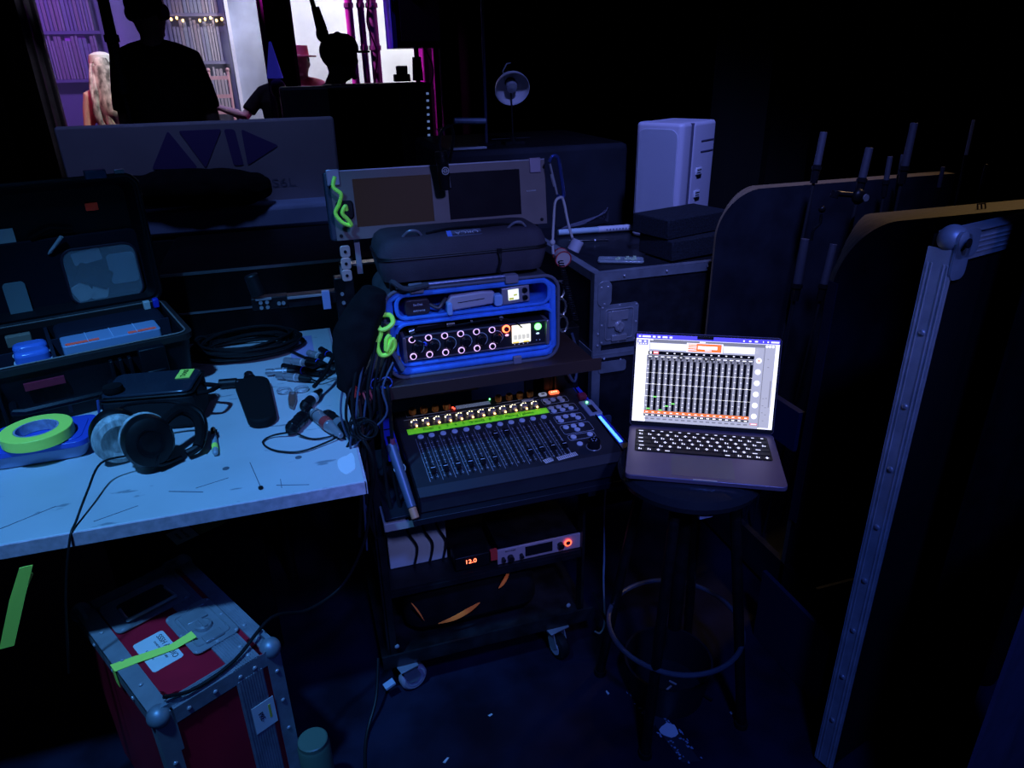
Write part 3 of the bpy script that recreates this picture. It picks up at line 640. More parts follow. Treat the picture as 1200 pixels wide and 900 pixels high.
MB().box(-.30, -.292, .012, D0-.012, .01, .135).box(-.585, -.30, .18, .188, .01, .13).box(-.292, -.015, .20, .208, .01, .138).box(-.45, -.442, .01, .18, .01, .13).build('divider', mat('divider_foam', (.015, .015, .03), .9), t)
MB().prism(rrect(-.28, -.02, .215, .335, .02), .09, .142).build('padded_tray', mat('padded_navy', (.008, .010, .024), .85), t, bevel=.01)
lid = thing('lid', None, None, (0, D0+.004, .155)); lid.parent = t; lid.rotation_euler = (R(3), 0, 0)
# lid stands up: local z up, opening faces -y
lb = MB(); dz = .345
Bf = rrect(W0, 0, 0, dz, .03); Cf = rrect(W0+.008, -.008, .008, dz-.008, .024); Ab = rrect(W0+.02, -.02, .02, dz-.02, .03); A3 = rrect(W0+.028, -.028, .028, dz-.028, .024)
lb.loft([[(x, .05, z) for x, z in Ab], [(x, 0, z) for x, z in Bf], [(x, 0, z) for x, z in Cf], [(x, .042, z) for x, z in A3]]).build('lid_shell', pel, lid)
MB().tube([(x, -.002, z) for x, z in rrect(W0-.003, .003, -.003, dz+.003, .032)], .006, 8, closed=True).build('lid_rim', pel, lid)
MB().box(-.115, -.065, -.012, .008, dz, dz+.022).build('lid_latch', mat('blue_grey_latch', (.05, .08, .16), .4), lid, bevel=.003)
MB().box(-.045, -.022, -.005, .004, dz+.003, dz+.018).build('padlock_plate', chrome, lid, bevel=.002)
MB().box(-.127, -.098, .036, .0415, .258, .277).build('red_sticker', fluoro('red_sticker', (3.2, .10, .02)), lid)
MB().box(-.345, -.300, .036, .0415, .19, .235).build('white_label', paper, lid)
MB().prism(rrect(-.57, -.02, .015, .20, .02), 0, .012, X=T(0, .042, 0) @ UP).build('lid_pouch', mat('pouch_panel', (.008, .010, .022), .85), lid, bevel=.004)
MB().tube([(-.27, .03, .205), (-.22, .028, .225), (-.17, .03, .215)], .006, 6).build('strap', black_cloth, lid)
# clear zipped pouch in the lid
zp = MB(); zp.tube([(x, .022, z) for x, z in rrect(-.215, -.035, .012, .165, .03)], .0035, 6, closed=True); zp.build('pouch_zip', mat('plum_zip', (.06, .03, .05), .5), lid)
vinyl = mat('clear_vinyl', (.8, .85, .9), .12, alpha=.22)
MB().prism(rrect(-.213, -.037, .014, .163, .028), 0, .001, X=T(0, .021, 0) @ UP).build('clear_window', vinyl, lid)
def card(name, cx, cz, w_, h_, rot, m, y=.0295, th=.004):
    return MB().prism(rrect(-w_/2, w_/2, -h_/2, h_/2, min(w_, h_)*.15), 0, th, X=T(cx, y, cz) @ UP @ RZ(rot)).build(name, m, bevel=.001)
def in_case(o, par, label, cat, group=None):
    o.matrix_parent_inverse = Matrix(); 
    bpy.context.view_layer.update(); o.matrix_world = par.matrix_world @ o.matrix_world
    return tag(o, label, cat, group)
bpy.context.view_layer.update()
in_case(card('plastic_packet', -.075, .095, .07, .085, 0, mat('frosted_packet', (.35, .45, .5), .4)), lid, 'pale grey-green flat packet inside the clear lid pouch', 'packet')
in_case(card('white_bag', -.155, .14, .07, .035, 8, mat('milky_bag', (.5, .52, .55), .5)), lid, 'crumpled milky bag at the top of the clear lid pouch', 'bag')
in_case(card('white_sachet', -.185, .045, .045, .05, 25, paper), lid, 'tilted white sachet at lower left of the clear lid pouch', 'packet')
in_case(card('white_sachet', -.145, .035, .04, .04, -20, paper), lid, 'small white sachet near the bottom middle of the clear lid pouch', 'packet')
in_case(card('black_pouch', -.15, .085, .085, .055, -28, black_gloss, y=.0265), lid, 'shiny black wrapped packet in the middle of the clear lid pouch', 'packet')
o = MB().cyl((-.235, .025, .165), (-.20, .012, .205), .004, .005).cyl((-.24, .027, .16), (-.235, .025, .165), .0015, .004).build('white_pen', white_p); in_case(o, lid, 'white pen tucked above the clear pouch in the case lid', 'pen')
o = MB().prism(rrect(-.36, -.31, .01, .10, .01), 0, .006, X=T(0, .028, 0) @ UP).build('grey_card', mat('grey_green_card', (.35, .42, .42), .5)); in_case(o, lid, 'grey-green card standing in the left part of the case lid', 'card')
# contents of the base
o = MB().prism(rrect(-.275, -.055, .08, .165, .008), .095, .152).build('organizer_box', mat('clear_blue_plastic', (.3, .4, .6), .25), bevel=.003)
in_case(o, t, 'flat clear organizer box with two red labels in the open case', 'box')
for x0, x1 in ((-.268, -.195), (-.13, -.065)): MB().box(x0, x1, .082, .097, .1522, .153).build('red_label', fluoro('coral_label', (2.3, .16, .08)), o)
dv = MB()
for x in (-.22, -.165, -.11): dv.box(x, x+.002, .083, .162, .1521, .1535)
g = dv.build('divider', mat('pale_divider', (.5, .6, .8), .4), o)
for k, (dy, dz_, lab) in enumerate(((.145, .0, 'glossy blue rounded soap-like box, rear one of the pair in the open case'), (.085, .0, 'glossy blue rounded soap-like box, front one of the pair in the open case'))):
    o = MB().prism(rrect(-.375, -.302, dy, dy+.05, .02), .09, .152).build('blue_box', mat('glossy_blue', (.10, .22, .75), .2), bevel=.01, seg=3)
    in_case(o, t, lab, 'box')
    g = MB().tube([(x, y, .125) for x, y in rrect(-.377, -.300, dy-.002, dy+.052, .022)], .002, 6, closed=True).build('lid_seam', white_p, o)
o = MB().prism(rrect(-.52, -.465, .10, .16, .006), .08, .15).build('red_box', mat('red_tin', (.55, .06, .03), .35), bevel=.003); in_case(o, t, 'small red box at the far left inside the open case', 'box')
g = MB().box(-.521, -.464, .098, .1, .11, .125).build('white_band', paper, o)
o = MB().box(-.385, -.33, .255, .275, .12, .15).build('tan_strap', mat('tan_web', (.3, .24, .18), .8), bevel=.003); in_case(o, t, 'small tan webbing strip near the back of the open case', 'strap')
o = MB().box(-.055, -.038, .30, .318, .142, .165).build('white_tag', paper, bevel=.002); in_case(o, t, 'small white tag standing at the back right of the open case', 'tag')
o = MB().box(-.030, -.015, .30, .32, .142, .168).build('blue_clip', blue_pl, bevel=.003); in_case(o, t, 'small blue clip next to the white tag in the open case', 'clip')

# ------------------------------------------------------------------ things on the work table
TZ = .7515
t = thing('storage_box', 'clear plastic box with blue lid holding the green tape roll, left on the work table', 'box', (-.575, 1.60, TZ), 2)
MB().loft([[(x, y, 0) for x, y in rrect(-.085, .085, -.058, .058, .02)], [(x, y, .03) for x, y in rrect(-.095, .095, -.066, .066, .024)]]).build('tub', mat('clear_tub', (.30, .35, .6), .2), t, bevel=.003)
MB().prism(rrect(-.1, .1, -.07, .07, .026), .030, .042).prism(rrect(-.085, .085, -.056, .056, .02), .042, .044).build('blue_lid', mat('blue_tub_lid', (.05, .10, .6), .25), t, bevel=.003)
t = thing('tape_roll', 'fluorescent green tape roll lying flat on the blue-lidded box', 'tape roll', (-.572, 1.575, TZ+.0445))
MB().loft([[(r*math.cos(2*PI*k/48), r*math.sin(2*PI*k/48), z) for k in range(48)] for r, z in ((.042, 0), (.068, 0), (.068, .024), (.042, .024))], closed=True).build('tape', neon, t, bevel=.0015)
MB().loft([[(r*math.cos(2*PI*k/48), r*math.sin(2*PI*k/48), z) for k in range(48)] for r, z in ((.038, .0005), (.0418, .0005), (.0418, .0235), (.038, .0235))], closed=True).build('cardboard_core', mat('grey_core', (.4, .4, .5), .7, var=.2, vs=80), t)

t = thing('accessory_pouch', 'black box-shaped pouch with clear shiny top and green handwritten tape label', 'bag', (-.355, 1.69, TZ), -8)
MB().prism(rrect(-.10, .10, -.07, .07, .02), 0, .085).build('body', mat('pouch_nylon', (.014, .014, .017), .8, bump=.4, bs=400), t, bevel=.01)
MB().prism(rrect(-.096, .096, -.066, .066, .02), .085, .094).build('clear_top', mat('glossy_dark_vinyl', (.025, .03, .045), .16, bump=.6, bs=25), t, bevel=.004)
MB().tube([(x, y, .086) for x, y in rrect(-.10, .10, -.07, .07, .02)], .0025, 6, closed=True).build('zip', black, t)
MB().box(.048, .08, .005, .058, .0945, .096).build('green_label', neon, t)
text('handwriting', 'TAXIS', .016, ink, t, T(.064, .031, .0964) @ RZ(90))
MB().tube(smooth_path([(.10, -.035, .07), (.128, -.04, .075), (.138, -.01, .07), (.135, .015, .065), (.10, .03, .065)]), .0055, 8).build('handle', black_cloth, t)
MB().lathe([(.02, .095), (.022, .1), (.02, .11), (1e-6, .112)], 16, 0, T(-.07, -.045, 0)).build('toggle', black_cloth, t)
MB().tube([(-.095, -.075, .09), (-.1, -.08, .04), (-.11, -.075, .015)], .003, 6).box(-.125, -.1, -.085, -.072, .006, .016).build('zip_pull', mat('blue_pull', (.05, .08, .3), .4), t)

t = thing('headphones', 'large black studio headphones with pale velour ear pad lying on the work table', 'headphones', (-.375, 1.50, TZ))
def cup(name, c, yaw_, tilt, pale):
    X = T(*c) @ RZ(yaw_) @ RX(tilt)
    a = MB(X)
    a.lathe([(.052, 0), (.056, .006), (.056, .022), (.050, .034), (.036, .040), (1e-6, .042)], 36, 0, Matrix.Diagonal((.88, 1, 1, 1)))
    cu = a.build('ear_cup', black, t)
    MB(X).lathe([(.030, .0405), (.030, .0425), (.026, .0425), (.026, .041)], 30, 0, Matrix.Diagonal((.88, 1, 1, 1))).build('cap_ring', black_metal, cu)
    MB(X).lathe([(.030, -.018), (.040, -.026), (.052, -.022), (.057, -.01), (.054, 0)], 36, 0, Matrix.Diagonal((.88, 1, 1, 1))).build('ear_pad', pale, cu)
    return cu
velour = mat('pale_velour', (.50, .52, .50), .9, bump=1, bs=250, var=.35, vs=90, stretch=(1, 1, .3))
cup('a', (.032, -.045, .060), 20, 78, velour)
cup('b', (-.030, -.004, .058), 200, 82, velour)
band = smooth_path([(.045, -.05, .06), (.07, -.01, .085), (.10, .03, .09), (.128, .03, .07), (.135, .005, .045), (.125, -.03, .022), (.10, -.045, .014)], 6)
MB().tube(band, .009, 10).build('headband', black, t)
MB().tube([(p.x-.006, p.y-.012, p.z-.003) for p in band[5:30]], .011, 10).build('headband_padding', black_cloth, t)
MB().tube(smooth_path([(.04, -.06, .10), (.062, -.075, .06), (.05, -.085, .02), (.09, -.05, .01)]), .004, 8).build('yoke', black_metal, t)
MB().tube(smooth_path([(-.035, -.03, .10), (-.01, .03, .11), (.06, .05, .1), (.10, .045, .09)]), .004, 8).build('yoke', black_metal, t)
MB().tube(smooth_path([(.0, -.075, .045), (-.045, -.10, .05), (-.06, -.17, .03), (-.072, -.23, .006), (-.08, -.262, -.012), (-.11, -.275, -.12), (-.15, -.27, -.3)]), .0022, 8).build('cable', rubber, t)

t = thing('marker_pen', 'white marker pen with black cap and green tape band, beside the headphones', 'marker', (-.226, 1.515, TZ+.0065), 6)
MB().cyl((0, -.062, 0), (0, .02, 0), .006).ell((0, -.062, 0), .006, .006, .006, 12, 8).build('barrel', mat('pen_grey', (.35, .4, .45), .4), t)
MB().cyl((0, .02, 0), (0, .055, 0), .0065, .006).ell((0, .055, 0), .006, .008, .006, 12, 8).box(.0055, .0085, .02, .05, -.002, .002).build('cap', black_gloss, t)
MB().cyl((0, -.045, 0), (0, -.025, 0), .0067).build('green_band', neon, t)

t = thing('microphone_pouch', 'flat black paddle-shaped pouch lying on the work table', 'pouch', (-.135, 1.67, TZ), 4)
poly = []
for i in range(13): a = R(180*i/12); poly.append((-.006+.042*math.cos(a), .115+.045*math.sin(a)))
for i in range(13): a = R(180+180*i/12); poly.append((.004+.033*math.cos(a), -.085+.035*math.sin(a)))
MB().prism(poly, 0, .022).build('body', mat('matt_black', (.006, .006, .007), .75, spec=.2), t, bevel=.006, seg=3)
MB().cyl((-.01, .150, .012), (-.012, .19, .012), .014, .013).ring(.0145, .002, (-.0105, .160, .012), X=RX(90)).build('stub', black_gloss, t)
t = thing('audio_adapter', 'short black cylindrical adapter lying left of the black paddle-shaped pouch', 'adapter', (-.207, 1.82, TZ+.0125), -8)
MB().cyl((-.025, 0, 0), (.02, 0, 0), .0125).build('barrel', black, t, bevel=.002)
MB().cyl((.02, 0, 0), (.034, 0, 0), .0095).build('collar', black_gloss, t)

# coiled black cable
t = thing('cable_coil', 'large coil of black cable at the back edge of the work table', 'cable coil', (-.17, 2.08, TZ))
rnd = random.Random(5); pts = []
for i in range(14*28):
    a = 2*PI*i/28; lp = i/28
    rr = 1+.10*math.sin(lp*2.3)+.05*math.sin(a*2+lp); 
    pts.append((.135*rr*math.cos(a)+.012*math.sin(lp*1.7), .088*rr*math.sin(a)+.012*math.cos(lp*1.3), .006+.045*(lp/14)*(.75+.25*math.sin(a+lp))))
MB().tube(pts, .0042, 7).build('cable', rubber, t)
MB().tube(smooth_path([pts[0], (.12, -.05, .006), (.16, -.13, .005), (.165, -.165, .008)]), .0042, 7).build('cable_tail', rubber, t)
MB().ring(.02, .004, (-.12, .03, .03), X=RX(90)).build('velcro_tie', black_cloth, t)

# XLR connectors fanned on the table
def connector(label, a, b, kind, grp='audio connectors fanned out at the back right of the work table'):
    A, B = Vector((*a, TZ+.0105)), Vector((*b, TZ+.0125))
    t = thing('audio_connector', label, 'connector', A, group=None)
    d = B-A; L = d.length; q = d.to_track_quat('Y', 'Z'); t.rotation_euler = q.to_euler()
    k = .0095
    m = {'silver': steel, 'black': black_gloss}[kind]
    MB().cyl((0, 0, 0), (0, L*.22, 0), k*.98).cyl((0, L*.22, 0), (0, L*.3, 0), k*.8).cyl((0, L*.3, 0), (0, L*.68, 0), k*1.08, k*1.0).build('shell', m, t)
    MB().cyl((0, L*.68, 0), (0, L, 0), k, k*.5).build('boot', rubber, t)
    MB().ring(k*1.02, .0012, (0, L*.55, 0), X=RX(90)).build('id_ring', blue_pl if kind == 'black' else white_p, t)
    e = Vector((.115, 1.80, TZ+.03))-A; e.rotate(q.inverted())
    mid = Vector((0, L+.03, -.003))
    MB().tube(smooth_path([(0, L, 0), mid, (mid+e)/2+Vector((0, 0, .01)), e]), .0026, 7).build('cable', rubber, t)
for lab, a, b, k in (('silver audio connector, longest and nearest of the fanned group', (-.088, 1.835), (-.004, 1.775), 'silver'),
        ('bare silver audio connector end, leftmost of the fanned group', (-.116, 1.868), (-.035, 1.845), 'silver'),
        ('black and silver audio connector, third from the front of the fanned group', (-.072, 1.895), (.02, 1.805), 'black'),
        ('silver-tipped audio connector, at the rear left of the fanned group', (-.066, 1.938), (.016, 1.875), 'silver'),
        ('black audio connector, at the rear middle of the fanned group', (-.01, 1.925), (.045, 1.855), 'black'),
        ('short silver audio connector lying behind the black ones of the fanned group', (.0, 1.975), (.045, 1.905), 'silver'),
        ('black audio connector pointing to the back, rightmost of the fanned group', (.035, 1.99), (.066, 1.90), 'black')):
    connector(lab, a, b, k)
t = thing('white_plug', 'white-taped connector lying at the right table edge beside the fanned connectors', 'connector', (.045, 1.89, TZ+.012), -72)
MB().cyl((0, 0, 0), (.09, 0, 0), .012).build('sleeve', white_p, t)
MB().cyl((.09, 0, 0), (.12, 0, .01), .007, .003).cyl((-.02, 0, 0), (0, 0, 0), .009).build('boot', rubber, t)

t = thing('folding_scissors', 'small folding scissors with two steel finger rings on the work table', 'scissors', (-.053, 1.70, TZ+.005), 0)
MB().ring(.0165, .0022, (-.021, .044, 0)).ring(.0165, .0022, (.022, .038, 0)).tube([(-.008, .035, 0), (0, .01, 0)], .003).tube([(.010, .03, 0), (.002, .01, 0)], .003).build('finger_rings', chrome, t)
MB().prism([(-.008, .02), (.008, .018), (.007, -.03), (-.001, -.075), (-.011, -.06), (-.012, -.02)], -.004, .004).build('blades', mat('brown_steel', (.35, .2, .16), .3, .6), t, bevel=.001)
MB().cyl((0, .005, -.005), (0, .005, .006), .005).build('pivot', steel, t)

# inline transmitters / couplers with thin leads
def coupler(label, a, b, r_, m, m2, lead=None):
    A, B = Vector((*a, TZ+r_)), Vector((*b, TZ+r_+.001)); t = thing('inline_coupler', label, 'connector', A)
    d = B-A; L = d.length; q = d.to_track_quat('Y', 'Z'); t.rotation_euler = q.to_euler()
    MB().cyl((0, 0, 0), (0, L*.1, 0), r_*.5, r_).cyl((0, L*.1, 0), (0, L*.65, 0), r_).cyl((0, L*.65, 0), (0, L, 0), r_, r_*.45).build('body', m, t, bevel=.001)
    MB().cyl((0, L*.45, 0), (0, L*.6, 0), r_*1.06).build('sleeve_band', m2, t)
    MB().ring(r_*1.02, .001, (0, L*.2, 0), X=RX(90)).build('grip_ring', black_metal, t)
coupler('black inline connector, upper one beside the scissors', (-.033, 1.60), (.016, 1.69), .013, black, white_p)
coupler('black inline connector, largest, at the head of the thin cable loop', (-.067, 1.485), (-.014, 1.585), .015, black_gloss, black_metal)
coupler('silver barrel connector pointing to the table corner, nearer of two', (-.012, 1.575), (.042, 1.425), .014, steel, mat('red_mark', (.4, .05, .05), .4))
coupler('black barrel connector pointing to the table corner, farther of two', (.016, 1.555), (.070, 1.412), .014, black, steel)
o = MB().tube(smooth_path([(-.067, 1.485, .764), (-.105, 1.497, .756), (-.124, 1.475, .754), (-.10, 1.43, .754), (-.05, 1.404, .755), (.0, 1.42, .756), (.045, 1.445, .762), (.075, 1.48, .79), (.085, 1.55, .83)]), .0022, 7).build('thin_cable', rubber); tag(o, 'thin black cable making a loop near the front of the work table', 'cable')
o = MB().tube(smooth_path([(-.05, 1.48, .76), (-.025, 1.458, .755), (.0, 1.45, .755), (.035, 1.455, .757), (.055, 1.475, .765)]), .002, 7).build('thin_cable', rubber); tag(o, 'short thin black cable inside the larger cable loop on the work table', 'cable')
o = MB().tube(smooth_path([(.0, 1.66, .79), (.03, 1.71, .80), (.06, 1.78, .815), (.10, 1.83, .84)]), .005, 8).build('thick_cable', rubber); tag(o, 'thick black cable rising from the connectors to the cart', 'cable')

# ------------------------------------------------------------------ neon strap, bottle and red case below
NS = [(-.530, -.510, .722), (-.562, -.538, .66), (-.605, -.582, .56)]
o = MB().loft([[(x0, 1.205, z), (x1, 1.207, z), (x1, 1.2085, z), (x0, 1.2065, z)] for x0, x1, z in NS])
o.tube([(NS[0][0]+.012, 1.212, NS[0][2]-.02), (NS[1][0]+.018, 1.212, NS[1][2]), (NS[2][0]+.02, 1.212, NS[2][2])], .003, 6)
o = o.build('neon_strap', neon); tag(o, 'fluorescent green tape strip hanging below the left front edge of the work table', 'tape')

red_p = mat('red_case_panel', (.50, .010, .03), .35, var=.12, vs=8)
HZ = .45
t = thing('red_flight_case', 'red flight case with aluminium edges and ball corners standing below the work table', 'flight case', (-.354, 1.06, 0), 29.5)
CW, CD = .245, .423
MB().box(.004, CW-.004, .004, CD-.004, .01, HZ-.004).build('body', red_p, t)
def ribs(mb, x0, x1, y0, y1, z, axis, n, m=0):
    for i in range(n):
        q = (i+.5)/n
        if axis == 'y': xx = x0+(x1-x0)*q; mb.box(xx-.0015, xx+.0015, y0, y1, z, z+.0016, m)
        else: yy = y0+(y1-y0)*q; mb.box(x0, x1, yy-.0015, yy+.0015, z, z+.0016, m)
e = MB(); e.box(-.001, .034, 0, CD, HZ-.004, HZ).box(-.001, .0, 0, CD, HZ-.034, HZ).box(-.001, .034, -.001, 0, HZ-.1, HZ)
e.build('left_edge', alu, t)
e = MB(); e.box(.03, .16, 0, .030, HZ-.004, HZ).box(.03, CW, -.001, .0, HZ-.034, HZ); ribs(e, .034, .16, .004, .028, HZ, 'x', 6); e.build('front_edge', alu_ribbed, t)
for i in range(5): pass
e = MB(); e.box(.03, CW, CD-.03, CD, HZ-.004, HZ); ribs(e, .034, CW, CD-.028, CD-.004, HZ, 'x', 5); e.build('back_edge', alu_ribbed, t)
e = MB(); e.box(.150, .205, .0, CD, HZ-.004, HZ+.0005); ribs(e, .153, .203, 0, CD, HZ+.0005, 'y', 10)
e.box(.150, .205, -.0015, 0, .02, HZ)
for i in range(10): x = .1545+.0052*i; e.box(x-.0013, x+.0013, -.003, -.0015, .02, HZ-.03)
e.build('joint_band', alu_ribbed, t)
e = MB(); e.box(.216, CW+.001, 0, CD, HZ-.004, HZ+.0004); ribs(e, .219, .243, 0, CD, HZ, 'y', 5)
e.box(.216, CW+.001, -.0012, 0, .02, HZ).box(CW, CW+.001, 0, .034, .02, HZ).box(CW, CW+.001, 0, CD, HZ-.034, HZ); e.build('right_edge', alu_ribbed, t)
e = MB(); e.box(-.001, .028, -.0012, 0, .02, HZ).box(-.0012, 0, 0, .03, .02, HZ); e.build('front_left_edge', alu, t)
cn = MB(); cn.ell((0, 0, 0), .021, .021, .021, 24, 16); cn.prism(rrect(-.005, .052, -.006, .03, .012), -.02, .004).prism(rrect(-.006, .03, -.005, .052, .012), -.02, .004)
cn.prism(rrect(-.004, .045, -.05, .02, .012), -.002, .006, X=RX(90)@T(0, 0, .0))
cn = cn.build('ball_corner', mat('dull_corner_steel', (.26, .30, .34), .45, .35, var=.15), t); cn.location = (.012, .012, HZ-.008)
for L, rz in (((CW-.012, .012, HZ-.008), 90), ((.012, CD-.012, HZ-.008), -90), ((CW-.012, CD-.012, HZ-.008), 180)):
    c = dup(cn, t, L); c.rotation_euler = (0, 0, R(rz))
# recessed latch dish and butterfly latch
def latch(par, X, w_=.1, h_=.14, m=None):
    m = m or alu
    d = MB(X).prism(rrect(-w_/2, w_/2, -h_/2, h_/2, .014), .0005, .002).build('latch_plate', m, par)
    MB(X).tube([(x, y, .003) for x, y in rrect(-w_*.36, w_*.36, -h_*.38, h_*.38, .008)], .0018, 6, closed=True).box(-w_*.30, w_*.05, -h_*.05, h_*.32, .002, .006).build('dish_frame', steel, d)
    MB(X).lathe([(.017, .003), (.017, .010), (.012, .012), (.008, .011), (1e-6, .011)], 20, 0, T(0, -h_*.06, 0)).box(-.004, .004, -h_*.06-.016, -h_*.06+.016, .010, .015).build('butterfly_latch', steel, d)
    MB(X).box(-w_*.22, w_*.22, h_*.1, h_*.34, .003, .007).build('catch', steel, d, bevel=.001)
    MB(X).box(-w_*.2, w_*.2, -h_*.42, -h_*.27, .003, .009).build('catch', steel, d, bevel=.001)
    for a, b in [(-.44, -.44), (.44, -.44), (-.44, .44), (.44, .44), (0, .46), (0, -.46), (-.45, 0), (.45, 0)]: MB(X).ell((a*w_, b*h_, .002), .0038, .0038, .002, 10, 6).build('rivet', chrome, d)
latch(t, T(.166, .165, HZ+.002) @ RZ(0), .095, .15)
hp = MB(T(.115, .325, HZ) @ RZ(0)); hp.prism(rrect(-.078, .078, -.058, .058, .014), .0005, .0025).build('handle_dish', alu, t)
MB().prism(rrect(.065, .165, .29, .36, .01), HZ+.002, HZ+.0035).build('handle_recess', mat('dark_recess', (.03, .035, .045), .5, .5), t)
MB().tube(smooth_path([(.068, .34, HZ+.004), (.066, .292, HZ+.010), (.075, .283, HZ+.012), (.155, .283, HZ+.012), (.166, .292, HZ+.01), (.164, .34, HZ+.004)]), .004, 8).build('handle', chrome, t)
class RV:
    def ell(s, c, a, b, d, n, h): MB().ell(c, a, b, d, n, h).build('rivet', chrome, t)
rv = RV()
rp = [(.017, .10), (.017, .19), (.017, .30), (.07, .016), (.13, .016), (.19, .05), (.19, .018), (.225, .045), (.225, .10), (.05, .275), (.05, .37), (.115, .272), (.18, .275), (.18, .375)]
for x, y in rp: rv.ell((x, y, HZ+.002), .0045, .0045, .0025, 10, 6)
for x, z in [(.06, HZ-.018), (.11, HZ-.018), (.16, HZ-.02), (.19, HZ-.02), (.013, HZ-.12), (.013, HZ-.2), (.232, HZ-.06), (.232, HZ-.14), (.05, HZ-.25), (.232, HZ-.22)]: rv.ell((x, -.002, z), .0045, .0025, .0045, 10, 6)
for y, z in [(.1, HZ-.018), (.2, HZ-.018), (.3, HZ-.018)]: rv.ell((-.002, y, z), .0025, .0045, .0045, 10, 6)
st = MB().prism(rrect(.046, .106, .115, .22, .006), HZ-.0035, HZ-.0028).build('sticker', paper, t)
st.location = (0, 0, 0)
text('lettering', 'SSSH AUDIO', .0155, ink, st, T(.094, .167, HZ-.0027) @ RZ(-90))
text('lettering', 'SOUND EQUIPMENT HIRE', .0055, ink, st, T(.081, .167, HZ-.0027) @ RZ(-90))
text('lettering', '020 8820 2010', .0055, ink, st, T(.060, .167, HZ-.0027) @ RZ(-90))
e = MB(); e.loft([[(-.004, .17, HZ+.001), (-.004, .195, HZ+.001), (-.004, .195, HZ+.0016), (-.004, .17, HZ+.0016)], [(.036, .16, HZ+.001), (.036, .183, HZ+.001), (.036, .183, HZ+.0016), (.036, .16, HZ+.0016)],
   [(.10, .143, HZ-.001), (.10, .163, HZ-.001), (.10, .163, HZ-.0004), (.10, .143, HZ-.0004)], [(.14, .128, HZ+.012), (.14, .152, HZ+.012), (.14, .152, HZ+.0126), (.14, .128, HZ+.0126)]])
e.box(-.004, -.0033, .170, .19, HZ-.04, HZ+.001); e.build('green_tape', neon, t)
s2 = MB().box(.165, .212, -.0042, -.0034, .27, .34).build('torn_sticker', paper, t)
text('lettering', 'PRE-', .014, ink, s2, T(.182, -.0045, .305) @ UP @ RZ(-80))
MB().box(.198, .203, -.0046, -.0042, .29, .325).build('yellow_strip', mat('sticker_yellow', (.7, .6, .08), .5), s2)
MB().box(.236, CW+.0015, .10, .14, HZ-.1, HZ-.085).build('notch_catch', black_metal, t)

t = thing('black_box', 'black box with delivery stickers in the shade under the work table behind the red case', 'box', (-.442, 1.527, 0), 29.5)
MB().box(0, .30, 0, .28, 0, .455).build('body', mat('case_black', (.005, .005, .007), .5), t, bevel=.006)
s2 = MB().box(.095, .15, .02, .085, .4555, .4562).build('white_sticker', mat('cream_sticker', (.75, .68, .58), .6), t)
for k, s_ in enumerate(('PRE-ALERTED', 'DELIVERY')): text('lettering', s_, .0088, ink, s2, T(.128-.016*k, .0525, .4564) @ RZ(-90), sx=.9)
s3 = MB().box(.153, .222, .02, .095, .4555, .4562).build('yellow_sticker', mat('dull_yellow', (.45, .36, .12), .6), t)
text('lettering', 'SECURITY', .013, ink, s3, T(.185, .057, .4564) @ RZ(-90))
t = thing('green_bottle', 'pale green cylindrical bottle standing on the floor right of the red case', 'bottle', (-.108, 1.160, -.0))
MB().lathe([(.032, 0), (.034, .01), (.034, .175), (.031, .183)]).build('body', mat('sage_green', (.09, .15, .10), .45), t)
MB().lathe([(.0315, .183), (.0315, .192), (.029, .194), (1e-6, .194)]).build('cap', mat('sage_cap', (.10, .16, .11), .4), t)
o = MB().tube(smooth_path([(-.335, 1.08, HZ+.03), (-.29, 1.1, HZ+.012), (-.22, 1.15, HZ+.012), (-.15, 1.24, HZ+.02), (-.08, 1.30, HZ-.03), (.0, 1.36, HZ-.03), (.06, 1.38, HZ+.06), (.085, 1.385, HZ+.16), (.10, 1.36, .72), (.085, 1.37, .78)]), .0036, 8).build('long_cable', rubber)
tag(o, 'long black cable running over the red flight case and up to the cart', 'cable')

# ------------------------------------------------------------------ equipment cart
t = thing('equipment_cart', 'black wheeled equipment cart with slotted posts and open shelves', 'cart', (.09, 1.43, 0))
cartm = mat('cart_black', (.014, .014, .016), .42, .3, var=.3, vs=30)
brown = mat('cart_brown_edge', (.09, .05, .04), .4, .4)
def postm(x, y, z1):
    mb = MB(); mb.box(x-.004, x+.004, y-.018, y+.018, .10, z1).box(x-.02 if x > .3 else x, x if x > .3 else x+.02, y-.018, y-.014, .10, z1); return mb.build('post', cartm, t, bevel=.001)
for x, y in ((0, 0), (0, .34), (.53, .34)): postm(x, y, .91)
MB().box(.526, .534, -.018, .018, .10, .60).box(.526, .534, .235, .271, .575, .865).box(.526, .534, -.018, .271, .575, .60).box(.51, .53, .235, .239, .60, .865).build('post', cartm, t, bevel=.001)
bd = MB()
bd.box(-.02, .56, -.03, .40, .10, .106).box(-.02, .56, -.032, -.026, .095, .135).box(-.02, .56, .396, .402, .095, .135).build('base_shelf', mat('scuffed_black_board', (.012, .012, .014), .35, var=.6, vs=15), t)
sf = MB().box(-.01, .54, -.02, .38, .862, .872).box(-.02, .56, -.024, -.02, .842, .872).build('top_shelf', [brown], t, bevel=.001)
MB().box(.0, .53, -.01, .36, .316, .3235).box(.0, .53, -.014, -.008, .302, .316).build('lower_shelf', cartm, t)
MB().box(-.006, .0, -.04, .03, .66, .862).build('side_plate', brown, t, bevel=.002)
MB().box(.535, .540, .24, .34, .62, .862).build('side_plate', cartm, t, bevel=.002)
